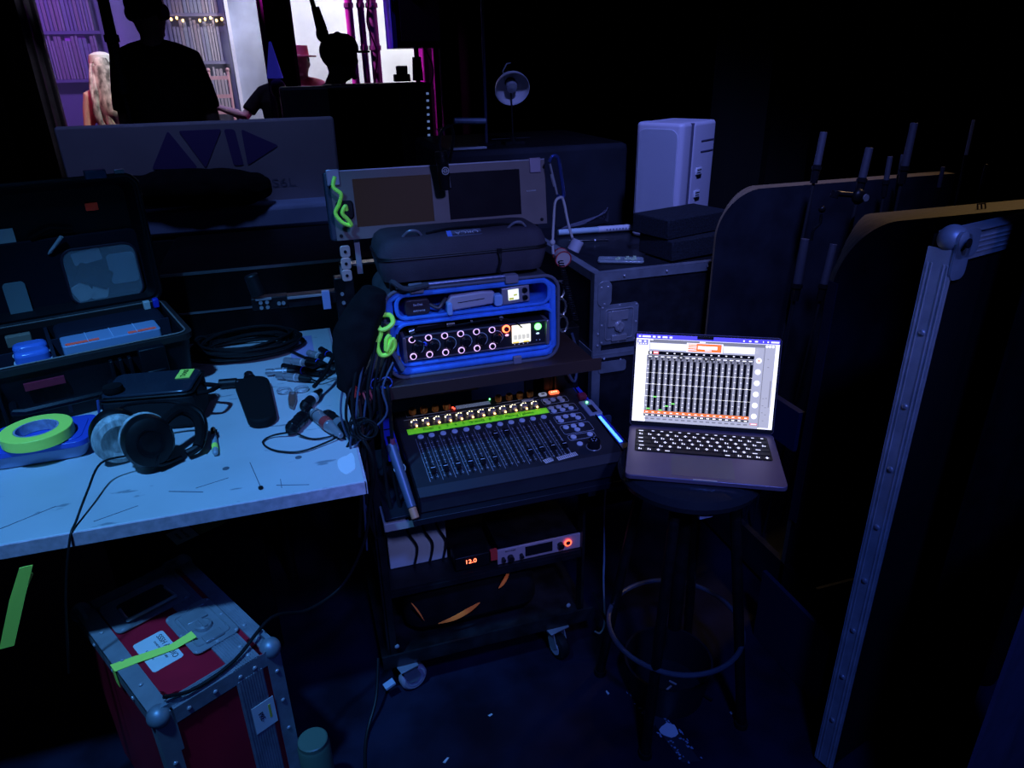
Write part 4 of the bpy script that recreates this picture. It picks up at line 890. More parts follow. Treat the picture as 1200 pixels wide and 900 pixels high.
# tray for the fader controller
MB().box(.075, .635, -.135, .22, .588, .596).box(.075, .635, -.139, -.135, .588, .603).box(.635, .64, -.135, .1, .588, .64).box(.02, .08, -.10, .22, .588, .594).build('tray', mat('tray_blue_black', (.02, .022, .03), .4, .4), t, bevel=.001)
tb = MB()
for x in (.10, .42): tb.box(x-.01, x+.01, .0, .22, .57, .588)
tb.build('tray_rail', cartm, t)
MB().cyl((.0, .30, .70), (.34, .30, .70), .012).build('cross_tube', mat('grey_tube', (.08, .08, .09), .5, .4), t)
bo = None
for L in ((-.006, -.02, .70), (-.006, -.02, .66), (-.006, .0, .62), (.02, -.016, .15), (.49, -.016, .15), (.45, -.026, .115), (.06, -.026, .115)):
    if bo is None: bo = MB().lathe([(.006, 0), (.006, .003), (.003, .005), (1e-6, .005)], 12, 0, RX(90)).build('bolt', chrome, t); bo.location = L
    else: dup(bo, t, L)
def caster(x, y, ang, pale):
    c = MB(T(x, y, 0) @ RZ(ang)).build('caster', [], t) if False else None
    X = T(x, y, 0) @ RZ(ang)
    f = MB(X); f.box(-.025, .025, -.03, .03, .091, .095).cyl((0, 0, .085), (0, 0, .093), .02).prism([(-.02, -.09), (.018, -.09), (.035, -.045), (.02, -.03), (.0, -.035)], -.019, -.016, X=RX(90) @ Matrix.Diagonal((1, -1, 1, 1))).prism([(-.02, -.09), (.018, -.09), (.035, -.045), (.02, -.03), (.0, -.035)], .016, .019, X=RX(90) @ Matrix.Diagonal((1, -1, 1, 1)))
    f = f.build('caster', steel, t, bevel=.001)
    MB(X @ T(.018, 0, .0375) @ RX(90)).lathe([(.012, -.0155), (.030, -.0155), (.0365, -.010), (.0375, 0), (.0365, .010), (.030, .0155), (.012, .0155)], 32).build('wheel', mat('grey_tyre', (.45, .36, .42), .5) if pale else rubber, f)
    MB(X @ T(.018, 0, .0375) @ RX(90)).lathe([(1e-6, -.0165), (.022, -.0165), (.022, .0165), (1e-6, .0165)], 24).build('hub', mat('pale_hub', (.45, .42, .5), .4), f)
    MB(X).box(-.052, -.024, -.010, .010, .054, .060, X=RY(-12)).build('brake_pedal', mat('pale_blue_pedal', (.45, .5, .6), .4), f)
    return f
caster(.035, -.02, 18, True)
c2 = caster(.45, -.02, -75, False); caster(.04, .36, 30, False); caster(.5, .36, 10, False)

# ------------------------------------------------------------------ fader controller
tilt = math.degrees(math.atan(.035/.33))
t = thing('fader_controller', 'black twelve-fader mixing control surface with green handwritten tape strip', 'mixing desk', (.186, 1.315, .645), rx=tilt)
panel = mat('controller_panel', (.028, .03, .036), .42, var=.1)
MB().prism([(0, -.047), (.36, -.047), (.36, 0), (0, 0)], 0, .5, X=Matrix(((0,0,1,0),(1,0,0,0),(0,1,0,0),(0,0,0,1)))).build('chassis', panel, t, bevel=.003)
MB().box(.0, .5, -.004, .03, -.001, .0012).build('front_lip', mat('lip_grey', (.05, .055, .065), .35), t)
for x in (-.004, .5): MB().box(x, x+.004, -.003, .36, -.047, .002).build('side_cheek', black_metal, t, bevel=.001)
pr = MB()
for i in range(12):
    u = .047+.0294*i
    for k in range(8): v = .06+k*.0195; pr.box(u-.0095, u-.0045, v, v+.0007, .0003, .0007).box(u+.004, u+.0095, v, v+.0006, .0003, .0007)
    pr.box(u-.0135, u-.0130, .045, .222, .0003, .0007)
    pr.box(u-.0068, u-.0064, .055, .205, .0003, .0007).box(u+.0066, u+.007, .055, .205, .0003, .0007)
pr.box(.378, .3785, .045, .21, .0003, .0007)
for x0, x1, y0, y1 in ((.03, .146, .325, .326), (.27, .385, .325, .326), (.03, .031, .325, .35), (.02, .385, .312, .3125)): pr.box(x0, x1, y0, y1, .0003, .0007)
for x0, x1, y0, y1 in ((.390, .462, .283, .312), (.392, .470, .236, .270), (.392, .470, .186, .221), (.392, .472, .136, .176), (.395, .465, .108, .13)):
    pr.tube([(x, y, .0005) for x, y in rrect(x0, x1, y0, y1, .006)], .0004, 4, closed=True)
pr.build('printed_scale', lt_print, t)
slot = MB().box(-.0016, .0016, .05, .21, .0003, .0009).build('fader_slot', ink, t); slot.location = (.047, 0, 0)
for i in range(1, 12): dup(slot, t, (.047+.0294*i, 0, 0))
def cap_mb(): return MB().loft([[(-.006, -.011, .006), (.006, -.011, .006), (.006, .011, .006), (-.006, .011, .006)], [(-.0052, -.009, .014), (.0052, -.009, .014), (.0052, .009, .014), (-.0052, .009, .014)]]).box(-.005, .005, -.0007, .0007, .0138, .0146, 1)
cp = cap_mb().build('fader_cap', [black_gloss, lt_print], t, bevel=.001)
for i in range(12):
    v = (.078, .078, .078, .078, .078, .078, .172, .176, .082, .084, .084, .084)[i]
    L = (.047+.0294*i, v, 0)
    if i == 0: cp.location = L
    else: dup(cp, t, L)
btn_m = mat('grey_blue_button', (.72, .78, .85), .5)
cb = MB().lathe([(.0075, .0003), (.0075, .003), (.0065, .004), (1e-6, .0042)], 18).build('select_button', btn_m, t); cb.location = (.047, .226, 0)
for i in range(1, 12): dup(cb, t, (.047+.0294*i-.002, .226, 0))
amber = mat('amber_led', (1, .5, .1), .3, emit=(1, .55, .16), es=7)
warmw = mat('warm_white_led', (1, .8, .5), .3, emit=(1, .80, .45), es=6)
kn = MB().lathe([(.0078, .0003), (.0075, .008), (.0065, .0085), (1e-6, .0085)], 16).build('trim_knob', mat('mauve_knob', (.30, .28, .36), .4), t); kn.location = (.045, .288, 0)
lr = MB()
for a in (100, 150, 60): lr.lathe([(.0021, .002), (.0021, .005), (1e-6, .0055)], 8, 0, T(.0088*math.cos(R(a)), .0088*math.sin(R(a)), .002))
lr.lathe([(.0026, .002), (.0026, .004), (1e-6, .0045)], 8, 1, T(.002, -.013, 0)); lr = lr.build('ring_lights', [warmw, amber], t); lr.location = (.045, .288, 0)
for i in range(1, 12): dup(kn, t, (.045+.0292*i, .288, 0)); dup(lr, t, (.045+.0292*i, .288, 0))
ek = MB().lathe([(.0088, .0003), (.0085, .015), (.0075, .016), (1e-6, .016)], 16); 
for k in range(10): a = 2*PI*k/10; ek.box(.0078, .0094, -.0012, .0012, .001, .014, X=RZ(36*k))
ek = ek.build('encoder_knob', mat('brown_knob', (.30, .13, .05), .5), t); ek.location = (.048, .338, 0)
for u in (.078, .108, .138, .28, .31, .34, .369): dup(ek, t, (u, .338, 0))
mt = MB()
for i in range(30):
    for k in range(4): mt.box(.163+.0031*i, .165+.0031*i, .328+.0042*k, .3302+.0042*k, .0003, .001)
mt.build('meter_dots', mat('meter_leds', (.25, .3, .45), .4, emit=(.35, .45, .8), es=.35), t)
redl = mat('red_led', (1, .05, .03), .3, emit=(1, .05, .03), es=5)
grl = mat('green_led', (.1, 1, .2), .3, emit=(.15, 1, .25), es=5)
MB().ell((.157, .330, .002), .003, .003, .002, 10, 6).ell((.154, .336, .002), .003, .003, .002, 10, 6).build('red_indicator', redl, t)
MB().ell((.259, .350, .002), .0022, .0022, .002, 10, 6).build('green_indicator', grl, t)
MB().box(.34, .372, .314, .322, .0004, .0012).build('label_tape', paper, t)
MB().prism(rrect(.393, .415, .326, .341, .005), .0003, .003).box(.400, .409, .331, .336, .003, .0034, 1).build('record_button', [mat('pale_lit_button', (.5, .55, .7), .4, emit=(.4, .45, .7), es=.5), ink], t)
MB().prism(rrect(.423, .451, .327, .343, .005), .0003, .0034).build('red_lit_button', mat('red_orange_lit', (1, .2, .1), .4, emit=(1, .13, .05), es=1.9), t)
ol = MB()
for k in range(3): ol.box(.4285+.0065*k, .433+.0065*k, .333, .338, .0034, .004)
ol.build('lit_legend', mat('orange_lit', (1, .6, .4), .4, emit=(1, .55, .3), es=2), t)
bl = None
for L in ((.401, .303), (.421, .300), (.442, .304), (.404, .291), (.444, .291), (.402, .262), (.423, .262), (.444, .262), (.404, .246), (.428, .246), (.452, .247), (.403, .212), (.424, .213), (.444, .213), (.405, .197), (.452, .198), (.406, .165), (.427, .166), (.448, .165), (.430, .148), (.408, .119), (.452, .119), (.412, .088)):
    if bl is None: bl = MB().lathe([(.0075, .0003), (.0075, .0028), (.0065, .0036), (1e-6, .0036)], 16).build('round_button', btn_m, t); bl.location = (*L, 0)
    else: dup(bl, t, (*L, 0))
jg = MB().lathe([(.0155, .0003), (.0155, .018), (.0135, .021), (1e-6, .021)], 28)
for k in range(5): jg.lathe([(.0018, .021), (.0018, .0215), (1e-6, .0216)], 8, 1, T(.006*math.cos(k*1.256), .006*math.sin(k*1.256), 0))
jg = jg.build('jog_wheel', [black_gloss, mat('jog_print', (.4, .45, .55), .5)], t); jg.location = (.440, .068, 0)
MB().ring(.0175, .0012, (.440, .068, .001)).build('jog_ring', steel, t)
for (x, y, w_, h_, a) in ((.315, .046, .022, .014, 14), (.364, .049, .052, .013, 8)):
    p = MB(T(x, y, 0) @ RZ(a)).box(-w_/2, w_/2, -h_/2, h_/2, .0004, .0011).build('paper_label', paper, t)
    k = MB(T(x, y, 0) @ RZ(a))
    for i in range(int(w_/.005)): k.box(-w_/2+.003+.005*i, -w_/2+.0042+.005*i, -h_*.35, h_*.35, .0011, .0014)
    k.build('label_print', ink, p)
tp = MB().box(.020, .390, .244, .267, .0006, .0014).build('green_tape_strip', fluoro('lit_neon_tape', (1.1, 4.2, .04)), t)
text('handwriting', 'Floor   2    3    4    5   |Show|2   8   |7c|  Playing | phone', .0150, ink, tp, T(.205, .2555, .0016), sx=.86)

# usb hubs either side
t = thing('usb_hub', 'bright blue slim hub standing left of the mixing control surface', 'hub', (.160, 1.50, .665), rx=6)
MB().prism(rrect(-.014, .014, 0, .185, .003), -.03, .004).build('body', blue_pl, t, bevel=.002)
MB().box(-.008, .008, .02, .06, .004, .0048).box(-.012, .012, .09, .093, .004, .005).build('port_recess', ink, t)
t = thing('usb_hub', 'slim blue hub with glowing blue light bar at the right edge of the control surface', 'hub', (.698, 1.36, .64), rx=7, rz=3)
MB().prism(rrect(-.02, .02, 0, .33, .003), -.03, .004).build('body', blue_pl, t, bevel=.002)
MB().prism(rrect(-.019, .019, .155, .225, .003), .004, .010).build('grey_panel', mat('grey_hub_panel', (.35, .38, .48), .4), t, bevel=.001)
MB().box(-.019, .019, .0, .02, .0042, .008).build('end_panel', mat('grey_hub_panel', (.35, .38, .48), .4), t, bevel=.001)
MB().box(-.006, .008, .165, .20, .0102, .0108).build('display', ink, t)
MB().cyl((.0, .213, .01), (.0, .213, .013), .003).build('green_light', grl, t)
bs0 = MB()
for k in range(9): bs0.box(.002, .010, .03+.0135*k, .041+.0135*k, .004, .006)
bs0.build('light_bar', mat('cyan_blue_bar', (.1, .5, 1), .3, emit=(.10, .38, 1), es=1.9), t)
sl = MB()
for k in range(7): sl.box(-.015, -.001, .03+.017*k, .033+.017*k, .0041, .0048)
sl.build('slot', mat('dark_blue_slot', (.01, .015, .12), .4), t)
MB().box(-.010, .012, .235, .255, .004, .018).build('red_plug', mat('maroon_plug', (.25, .02, .06), .4), t, bevel=.002)

# ------------------------------------------------------------------ open-front audio bag with recorder
t = thing('audio_bag', 'open-front audio bag with bright blue lining on the top shelf of the cart', 'bag', (.36, 1.45, .874))
BX, BH, BD = .193, .20, .20
def frame(x0, x1, z0, z1, ix0, ix1, iz0, iz1, y0, y1, name, m, par, r=.025, ri=.018, bev=.004):
    n = 6
    A = rrect(x0, x1, z0, z1, r, n); B = rrect(ix0, ix1, iz0, iz1, ri, n)
    return MB().loft([[(x, y0, z) for x, z in A], [(x, y1, z) for x, z in A], [(x, y1, z) for x, z in B], [(x, y0, z) for x, z in B]], closed=True).build(name, m, par, bevel=bev)
frame(-.196, .196, 0, .197, -.190, .190, .006, .190, 0, BD, 'outer_shell', navy_bag, t, .035, .03)
frame(-.190, .190, .008, .189, -.168, .174, .134, .182, .002, BD-.01, 'upper_lining', blue_fab, t, .03, .015) if False else None
# lining drawn as one padded face with two rounded openings
lin = MB()
def opening_walls(x0, x1, z0, z1, r):
    A = rrect(x0-.009, x1+.009, z0-.007, z1+.007, r+.008, 6); B = rrect(x0, x1, z0, z1, r, 6)
    lin.loft([[(x, -.004, z) for x, z in A], [(x, BD-.01, z) for x, z in A], [(x, BD-.01, z) for x, z in B], [(x, -.004, z) for x, z in B]], closed=True)
opening_walls(-.165, .170, .137, .182, .016)
opening_walls(-.172, .182, .030, .118, .022)
lin.tube([(-.185, .004, .02), (-.185, .004, .175), (-.165, .004, .188), (.16, .004, .188), (.183, .004, .17), (.187, .004, .03), (.17, .004, .012), (-.16, .004, .010), (-.185, .004, .022)], .009, 8)
lin.box(-.185, .185, .0, BD-.01, .006, .022); lin.box(-.185, .185, .0, .02, .120, .130)
lin.build('blue_lining', blue_fab, t, bevel=.003)
MB().box(-.18, .18, BD-.012, BD-.006, .01, .19).build('back_wall', black_cloth, t)
MB().tube([(x, -.004, z) for x, z in rrect(-.196, .196, 0, .198, .035, 6)], .004, 8, closed=True).build('piping', mat('grey_piping', (.12, .12, .15), .7), t)
for x0, x1, z0, z1 in ((-.14, -.11, .19, .208), (.07, .10, .19, .208), (.085, .105, -.002, .016)): MB().box(x0, x1, -.012, .01, z0, z1).build('velcro_strap', mat('grey_strap', (.22, .20, .24), .75), t, bevel=.002)
MB().cyl((-.11, -.004, .206), (.07, -.004, .206), .0045).build('front_bar', mat('blue_steel_bar', (.25, .27, .4), .35, .6), t)
MB().tube(smooth_path([(-.17, .02, .19), (-.175, -.01, .22), (-.15, -.02, .205), (-.10, -.01, .206)]), .006, 8).build('strap_webbing', navy_bag, t)
# recorder
t = thing('audio_recorder', 'six-knob field recorder with lit screen and red ring inside the blue-lined audio bag', 'recorder', (.36, 1.452, .874+.036))
rec_m = mat('recorder_face', (.022, .020, .024), .4)
MB().box(-.158, .168, 0, .17, .0, .057).build('chassis', rec_m, t, bevel=.002)
silver = mat('recorder_silver', (.42, .36, .42), .35, .7)
for x in (-.164, .166): MB().box(x, x+.008, -.010, .1, -.001, .058).build('side_cheek', silver, t, bevel=.002)
MB().box(-.158, .168, -.003, .0, .0, .002).box(-.158, .168, -.003, .0, .055, .0575).build('bezel_edge', silver, t)
ringm = mat('lilac_ring_light', (.9, .6, 1), .3, emit=(.85, .55, 1), es=1.15)
top0 = bot0 = kn0 = None
for i in range(6):
    x = -.142+.0362*i
    if kn0 is None:
        kn0 = MB().lathe([(.012, 0), (.012, .006), (.010, .012), (.009, .013), (1e-6, .013)], 24, 0, RX(90)).box(-.0025, .0025, -.018, -.010, -.010, .010).build('gain_knob', black_gloss, t, bevel=.0008)
        top0 = MB(RX(90)).ring(.0066, .0011, (0, 0, .002)).lathe([(.0052, 0), (.0052, .005), (1e-6, .005)], 16, 1).build('ring_light', [ringm, black_gloss], t)
        kn0.location = (x+.010, -.0002, .029); top0.location = (x, -.0002, .049)
        bot0 = dup(top0, t, (x, -.0002, .0095)); sc0 = MB(RX(90)).tube([(.0155*math.cos(R(a)), .0155*math.sin(R(a)), .0006) for a in range(-60, 121, 15)], .0005, 5).build('knob_scale', lt_print, t); sc0.location = (x+.010, 0, .029)
    else:
        dup(kn0, t, (x+.010, -.0002, .029)); dup(top0, t, (x, -.0002, .049)); dup(bot0, t, (x, -.0002, .0095)); dup(sc0, t, (x+.010, 0, .029))
MB(T(.072, -.0002, .047) @ RX(90)).ring(.0072, .0022, (0, 0, .0025)).build('red_ring', mat('red_ring_light', (1, .1, .05), .3, emit=(1, .12, .04), es=6), t)
MB(T(.072, -.0002, .047) @ RX(90)).lathe([(.006, 0), (.006, .007), (1e-6, .007)], 16).build('headphone_knob', mat('red_knob', (.2, .02, .02), .4), t)
MB().ell((.074, -.001, .031), .0045, .002, .0025, 12, 6).build('pink_button', mat('pink_light', (1, .6, .9), .3, emit=(1, .5, .85), es=1.3), t)
scr = MB().box(.086, .130, -.0035, -.0005, .010, .052).build('screen', mat('recorder_screen', (1, 1, .8), .3, emit=(1, .97, .74), es=1.25), t)
k = MB(); rnd = random.Random(2)
for i in range(4): k.box(.089+.010*i, .0975+.010*i, -.0042, -.0036, .018, .030)
k.box(.088, .128, -.0042, -.0036, .046, .0475).box(.088, .128, -.0042, -.0036, .034, .035)
k.build('screen_blocks', mat('screen_grey', (.6, .6, .5), .4, emit=(.75, .72, .5), es=.8), scr)
MB().box(.087, .102, -.0043, -.0036, .0105, .0135).box(.112, .126, -.0043, -.0036, .0105, .0135).build('screen_yellow', mat('screen_amber', (1, .7, .1), .4, emit=(1, .65, .1), es=1), scr)
MB(T(.148, -.0002, .043) @ RX(90)).ring(.0062, .0020, (0, 0, .0022)).lathe([(.0045, 0), (.0045, .004), (1e-6, .004)], 16).build('green_ring', mat('green_ring_light', (.2, 1, .2), .3, emit=(.14, 1, .16), es=4.5), t)
MB().ell((.148, -.001, .026), .0042, .002, .0022, 12, 6).build('white_button', mat('bluewhite_light', (.8, .9, 1), .3, emit=(.6, .7, 1), es=1), t)
dm = MB()
for i in range(4): dm.ell((.092+.0105*i, -.001, .0055), .0015, .001, .0015, 8, 5)
for i in range(2): dm.ell((.145+.008*i, -.001, .010), .0015, .001, .0015, 8, 5)
dm.build('button_dots', lt_print, t)
# items in the bag above the recorder
t = thing('wireless_transmitter', 'black wireless pack with row of tiny dots lying on the recorder, right of centre', 'transmitter', (.385, 1.46, .973), ry=-3)
MB().box(-.025, .045, 0, .03, .0, .014).build('body', black, t, bevel=.002)
MB().cyl((.038, -.006, .007), (.038, .0, .007), .005).cyl((-.03, .01, .007), (-.025, .01, .007), .005).build('connector', steel, t)
MB().ell((-.012, -.001, .006), .001, .001, .001, 8, 5).ell((0, -.001, .006), .001, .001, .001, 8, 5).ell((.012, -.001, .006), .001, .001, .001, 8, 5).build('dots', lt_print, t)
t = thing('wireless_transmitter', 'bronze-edged slim wireless pack lying on the recorder at the left', 'transmitter', (.262, 1.46, .972), ry=-3)
MB().box(-.035, .035, 0, .03, .0, .012).build('body', black, t, bevel=.002)
MB().box(-.028, .032, -.001, .031, .0122, .015).build('bronze_plate', mat('bronze', (.35, .22, .18), .4, .6), t)
MB().cyl((-.048, .0, .004), (-.036, .0, .006), .007).cyl((.036, .0, .006), (.055, .0, .006), .006, .004).build('connector', mat('brass_steel', (.6, .55, .45), .25, .9), t)
o = MB().tube(smooth_path([(.215, 1.448, .976), (.225, 1.435, .962), (.236, 1.433, .955), (.243, 1.436, .951)]), .0018, 6).build('patch_cable', rubber); tag(o, 'very thin cable curving down over the recorder face to its second knob', 'cable')
MB().cyl((.243, 1.438, .951), (.247, 1.446, .945), .004).build('blue_tip', blue_pl, o)
o = MB().tube(smooth_path([(.315, 1.455, .978), (.36, 1.45, .982), (.42, 1.452, .982), (.45, 1.45, .972), (.468, 1.444, .958)]), .0016, 6).build('thin_lead', rubber); tag(o, 'thin lead drooping across the red ring of the recorder', 'cable')
# upper bay
UZ = 1.0125
t = thing('memory_device', 'small rounded brown-black box with pale printing at the left of the upper bay', 'device', (.237, 1.452, UZ))
MB().prism(rrect(-.028, .026, 0, .034, .008), 0, .02, X=T(0, .02, 0) @ UP).build('body', mat('brown_black', (.045, .03, .035), .45), t, bevel=.002)
text('lettering', 'SanDisk', .0065, lt_print, t, T(0, -.0005, .023) @ UP); text('lettering', 'extreme', .0075, lt_print, t, T(.002, -.0005, .010) @ UP)
t = thing('phone_clamp', 'pinkish grey folding clamp with pale blue pads lying in the upper bay', 'clamp', (.35, 1.450, UZ))
pk = mat('pink_grey_plastic', (.50, .42, .46), .45)
MB().prism([(-.043, .0), (.055, .006), (.058, .034), (.03, .037), (-.04, .034), (-.05, .02)], 0, .018, X=T(0, .018, 0) @ UP).build('arm', pk, t, bevel=.004)
MB().box(-.025, .035, -.0006, .0004, .0185, .0200, X=RY(-3)).build('groove', ink, t)
pb = mat('pale_blue_pad', (.30, .50, .8), .4)
MB().prism(rrect(-.052, -.040, -.006, .022, .005), 0, .022, X=T(0, .012, 0) @ UP).build('pad', pb, t, bevel=.002)
MB().prism(rrect(.055, .074, .002, .028, .006), 0, .02, X=T(0, .012, 0) @ UP).build('pad', pb, t, bevel=.002)
t = thing('small_camera_monitor', 'small silver box with tiny lit screen and two knobs in the upper bay', 'device', (.458, 1.450, UZ+.002), ry=-3)
MB().box(-.032, .032, 0, .04, 0, .038).build('body', mat('silver_pink', (.42, .36, .40), .4, .4), t, bevel=.002)
sc = MB().box(-.018, .006, -.0012, .0, .009, .033).build('screen', mat('small_screen', (.9, 1, .85), .3, emit=(.85, .97, .8), es=1.1), t)
MB().box(-.017, -.006, -.0016, -.0012, .010, .015).box(-.006, .002, -.0016, -.0012, .018, .022).build('screen_marks', mat('screen_olive', (.5, .5, .1), .4, emit=(.6, .6, .1), es=.7), sc)
for z in (.011, .028): MB(T(.020, 0, z) @ RX(90)).lathe([(.006, 0), (.006, .005), (.005, .006), (1e-6, .006)], 14).box(-.005, .005, -.001, .001, .006, .008).build('knob', black_gloss, t)
o = MB().tube(smooth_path([(.263, 1.456, UZ+.02), (.28, 1.448, UZ+.012), (.29, 1.452, UZ+.02), (.30, 1.46, UZ+.028)]), .0045, 8).build('strap_loop', mat('brown_black', (.045, .03, .035), .45)); tag(o, 'short dark loop of strap between the memory box and the clamp', 'strap')

# zipped soft bag on top
t = thing('soft_case', 'dark navy zipped soft case with small name patch lying on top of the audio bag', 'bag', (.35, 1.462, 1.085)); t.scale = (1, .80, 1)
def soft(z, x, y0, y1, r=.032): return [(a, b, z) for a, b in rrect(-x, x, y0, y1, r, 6)]
MB().loft([soft(0, .178, .0, .17), soft(.018, .182, -.008, .178), soft(.038, .186, -.012, .182), soft(.050, .186, -.012, .182)]).build('lower_body', mat('soft_navy', (.050, .042, .055), .75, var=.15, bump=.5, bs=500), t)
MB().loft([soft(.053, .186, -.012, .182), soft(.066, .184, -.010, .18), soft(.082, .178, -.004, .176), soft(.091, .168, .006, .165), soft(.095, .14, .03, .14)]).build('lid', mat('soft_navy', (.05, .042, .055), .7), t)
zz = MB()
for z in (.0495, .0535): zz.tube([(x, y, z) for x, y in rrect(-.187, .187, -.013, .183, .032, 6)], .0022, 6, closed=True)
zz.build('zip', black, t)
MB().tube(smooth_path([(.07, -.016, .05), (.072, -.022, .03), (.068, -.02, .01), (.075, -.02, .0)]), .0028, 6).box(.066, .076, -.02, -.013, .045, .056).build('zip_pull', black, t)
pc = MB(T(.0, .012, .0905) @ RZ(1) @ RX(24)).prism(rrect(-.038, .038, -.011, .011, .002), -.001, .002).build('name_patch', mat('patch_slate', (.13, .15, .2), .5), t)
MB(T(.0, .012, .0905) @ RZ(1) @ RX(24)).box(-.037, -.027, -.010, .010, .002, .0026).build('blue_tab', mat('patch_blue', (.15, .3, .95), .5), pc)
text('lettering', 'ORCA', .016, mat('patch_letter', (.6, .62, .68), .5), pc, T(.004, .012, .0905) @ RZ(1) @ RX(24) @ T(.002, 0, .0024) @ RZ(180), sx=1.15)
MB().tube(smooth_path([(-.08, .02, .095), (-.03, .03, .1), (.04, .03, .1), (.10, .04, .098), (.14, .03, .09)]), .003, 6).build('top_seam', black, t)
for x in (-.11, .12): MB().tube(smooth_path([(x-.02, .02, .092), (x-.008, .01, .104), (x+.008, .01, .104), (x+.02, .02, .092)]), .0028, 6).build('ring_tab', mat('grey_ring', (.35, .36, .42), .4, .5), t)

# ------------------------------------------------------------------ dual-screen monitor panel
t = thing('dual_monitor', 'grey rack panel with two dark screens side by side, standing behind the soft case', 'monitor', (.083, 1.62, 1.15), rx=-8)
MB().box(0, .51, 0, .045, 0, .147).build('housing', mat('navy_housing', (.03, .035, .06), .5), t, bevel=.004)
gf = mat('grey_bezel', (.20, .16, .15), .45, .1, var=.06)
# bezel with two openings, built from strips
b_ = MB(); y0, y1 = -.004, 0
for x0, x1, z0, z1 in ((.012, .508, 0, .026), (.012, .508, .129, .147), (.012, .060, .026, .129), (.235, .272, .026, .129), (.445, .508, .026, .129)): b_.box(x0, x1, y0, y1, z0, z1)
b_.build('bezel', gf, t)
MB().box(.012, .508, -.0045, .002, .1465, .149).build('top_edge', mat('bright_edge', (.55, .55, .62), .3, .5), t)
MB().box(.058, .237, -.002, -.001, .024, .131).build('screen', mat('screen_brownish', (.014, .009, .005), .45, emit=(.022, .012, .004), es=.4), t)
MB().box(.270, .447, -.002, -.001, .024, .131).build('screen', mat('screen_dark', (.012, .009, .013), .25), t)
MB().prism(rrect(.018, .056, .045, .085, .008), 0, .006, X=T(0, -.004, 0) @ UP).build('round_knob_pad', black, t, bevel=.003)
text('lettering', 'BLACKMAGIC', .0038, lt_print, t, T(.472, -.0045, .078) @ UP)
for x in (.022, .495): MB(T(x, -.004, .010) @ RX(90)).lathe([(.004, 0), (.004, .002), (1e-6, .002)], 12).build('screw', black_metal, t)
for x in (.006, .47): MB().box(x, x+.028, -.008, .004, .118, .152).build('corner_bracket', mat('violet_bracket', (.45, .36, .45), .35, .3), t, bevel=.002)
MB().box(.05, .062, .02, .03, -.08, .0).build('support_leg', steel, t)
MB().box(.480, .492, .02, .03, -.26, .0).build('support_leg', black_metal, t)
t = thing('green_tie', 'bright green rubber twist tie hanging from the upper left corner of the dual monitor', 'twist tie', (.105, 1.602, 1.195))
MB().tube(smooth_path([(0, .0, .095), (-.006, -.006, .075), (.008, -.012, .06), (.002, -.01, .04), (-.008, -.008, .02), (.004, -.012, .0), (.022, -.012, -.008), (.016, -.014, .006), (.006, -.016, .02), (.014, -.014, .035), (.016, -.012, .025)]), .0042, 8).build('tie', green_rub, t)
t = thing('green_tie', 'bright green rubber twist tie knotted at the left side of the blue-lined bag', 'twist tie', (.157, 1.425, .945))
MB().tube(smooth_path([(-.024, -.004, .072), (-.005, -.014, .058), (.018, -.010, .068), (.016, .002, .082), (-.004, .0, .084), (-.012, -.008, .068), (-.008, -.010, .05), (-.018, -.010, .025), (-.012, -.012, .002), (.006, -.012, .004), (.018, -.012, .02), (.014, -.014, .035), (.0, -.016, .012), (.002, -.014, .035), (.010, -.014, .045)]), .005, 8).build('tie', green_rub, t)
t = thing('carabiner', 'blue steel carabiner clipped to the upper right corner of the dual monitor', 'carabiner', (.588, 1.595, 1.245))
MB().tube(smooth_path([(0, 0, .05), (.008, 0, .062), (.020, 0, .060), (.026, 0, .04), (.036, 0, -.02), (.034, 0, -.032), (.026, 0, -.034), (.022, 0, -.026)]), .004, 10).build('hook', mat('blue_anodised', (.12, .2, .7), .25, .8), t)
MB().cyl((.002, 0, .046), (.020, 0, -.024), .0026).build('gate', chrome, t)
MB().cyl((.006, 0, .022), (.014, 0, -.005), .0042).build('sleeve', chrome, t)
t = thing('white_string', 'white cord loop hanging from the carabiner beside the dual monitor', 'cord', (.60, 1.59, 1.13))
cordm = mat('white_cord', (.6, .58, .56), .8, bump=.5, bs=300)
MB().tube(smooth_path([(.018, 0, .085), (.002, 0, .075), (-.002, 0, .03), (-.008, -.01, -.02), (-.01, -.02, -.045)]), .0032, 8).tube(smooth_path([(.018, 0, .085), (.024, 0, .07), (.034, -.005, .02), (.045, -.01, -.02)]), .0032, 8).ell((-.009, -.012, -.018), .007, .006, .007, 10, 8).build('cord', cordm, t)
t = thing('tape_spool', 'small white tape spool with red rim hanging on the white cord', 'tape roll', (.612, 1.57, 1.076), ry=25)
MB(RX(100)@T(0, 0, -.012)).lathe([(.018, 0), (.018, .024)], 28).build('spool', mat('cream_spool', (.62, .5, .45), .5), t)
MB(RX(100)@T(0, 0, -.013)).lathe([(.0195, 0), (.0195, .003), (.012, .003), (.012, 0)], 28).ring(.019, .0016, (0, 0, .025)).build('red_rim', mat('red_rim', (.5, .05, .05), .4), t)
t = thing('tape_spool', 'small plain white tape spool at the end of the white cord', 'tape roll', (.645, 1.565, 1.103), ry=28)
MB().cyl((0, 0, -.014), (0, 0, .014), .015).build('spool', mat('pale_spool', (.6, .6, .66), .5), t, bevel=.001)
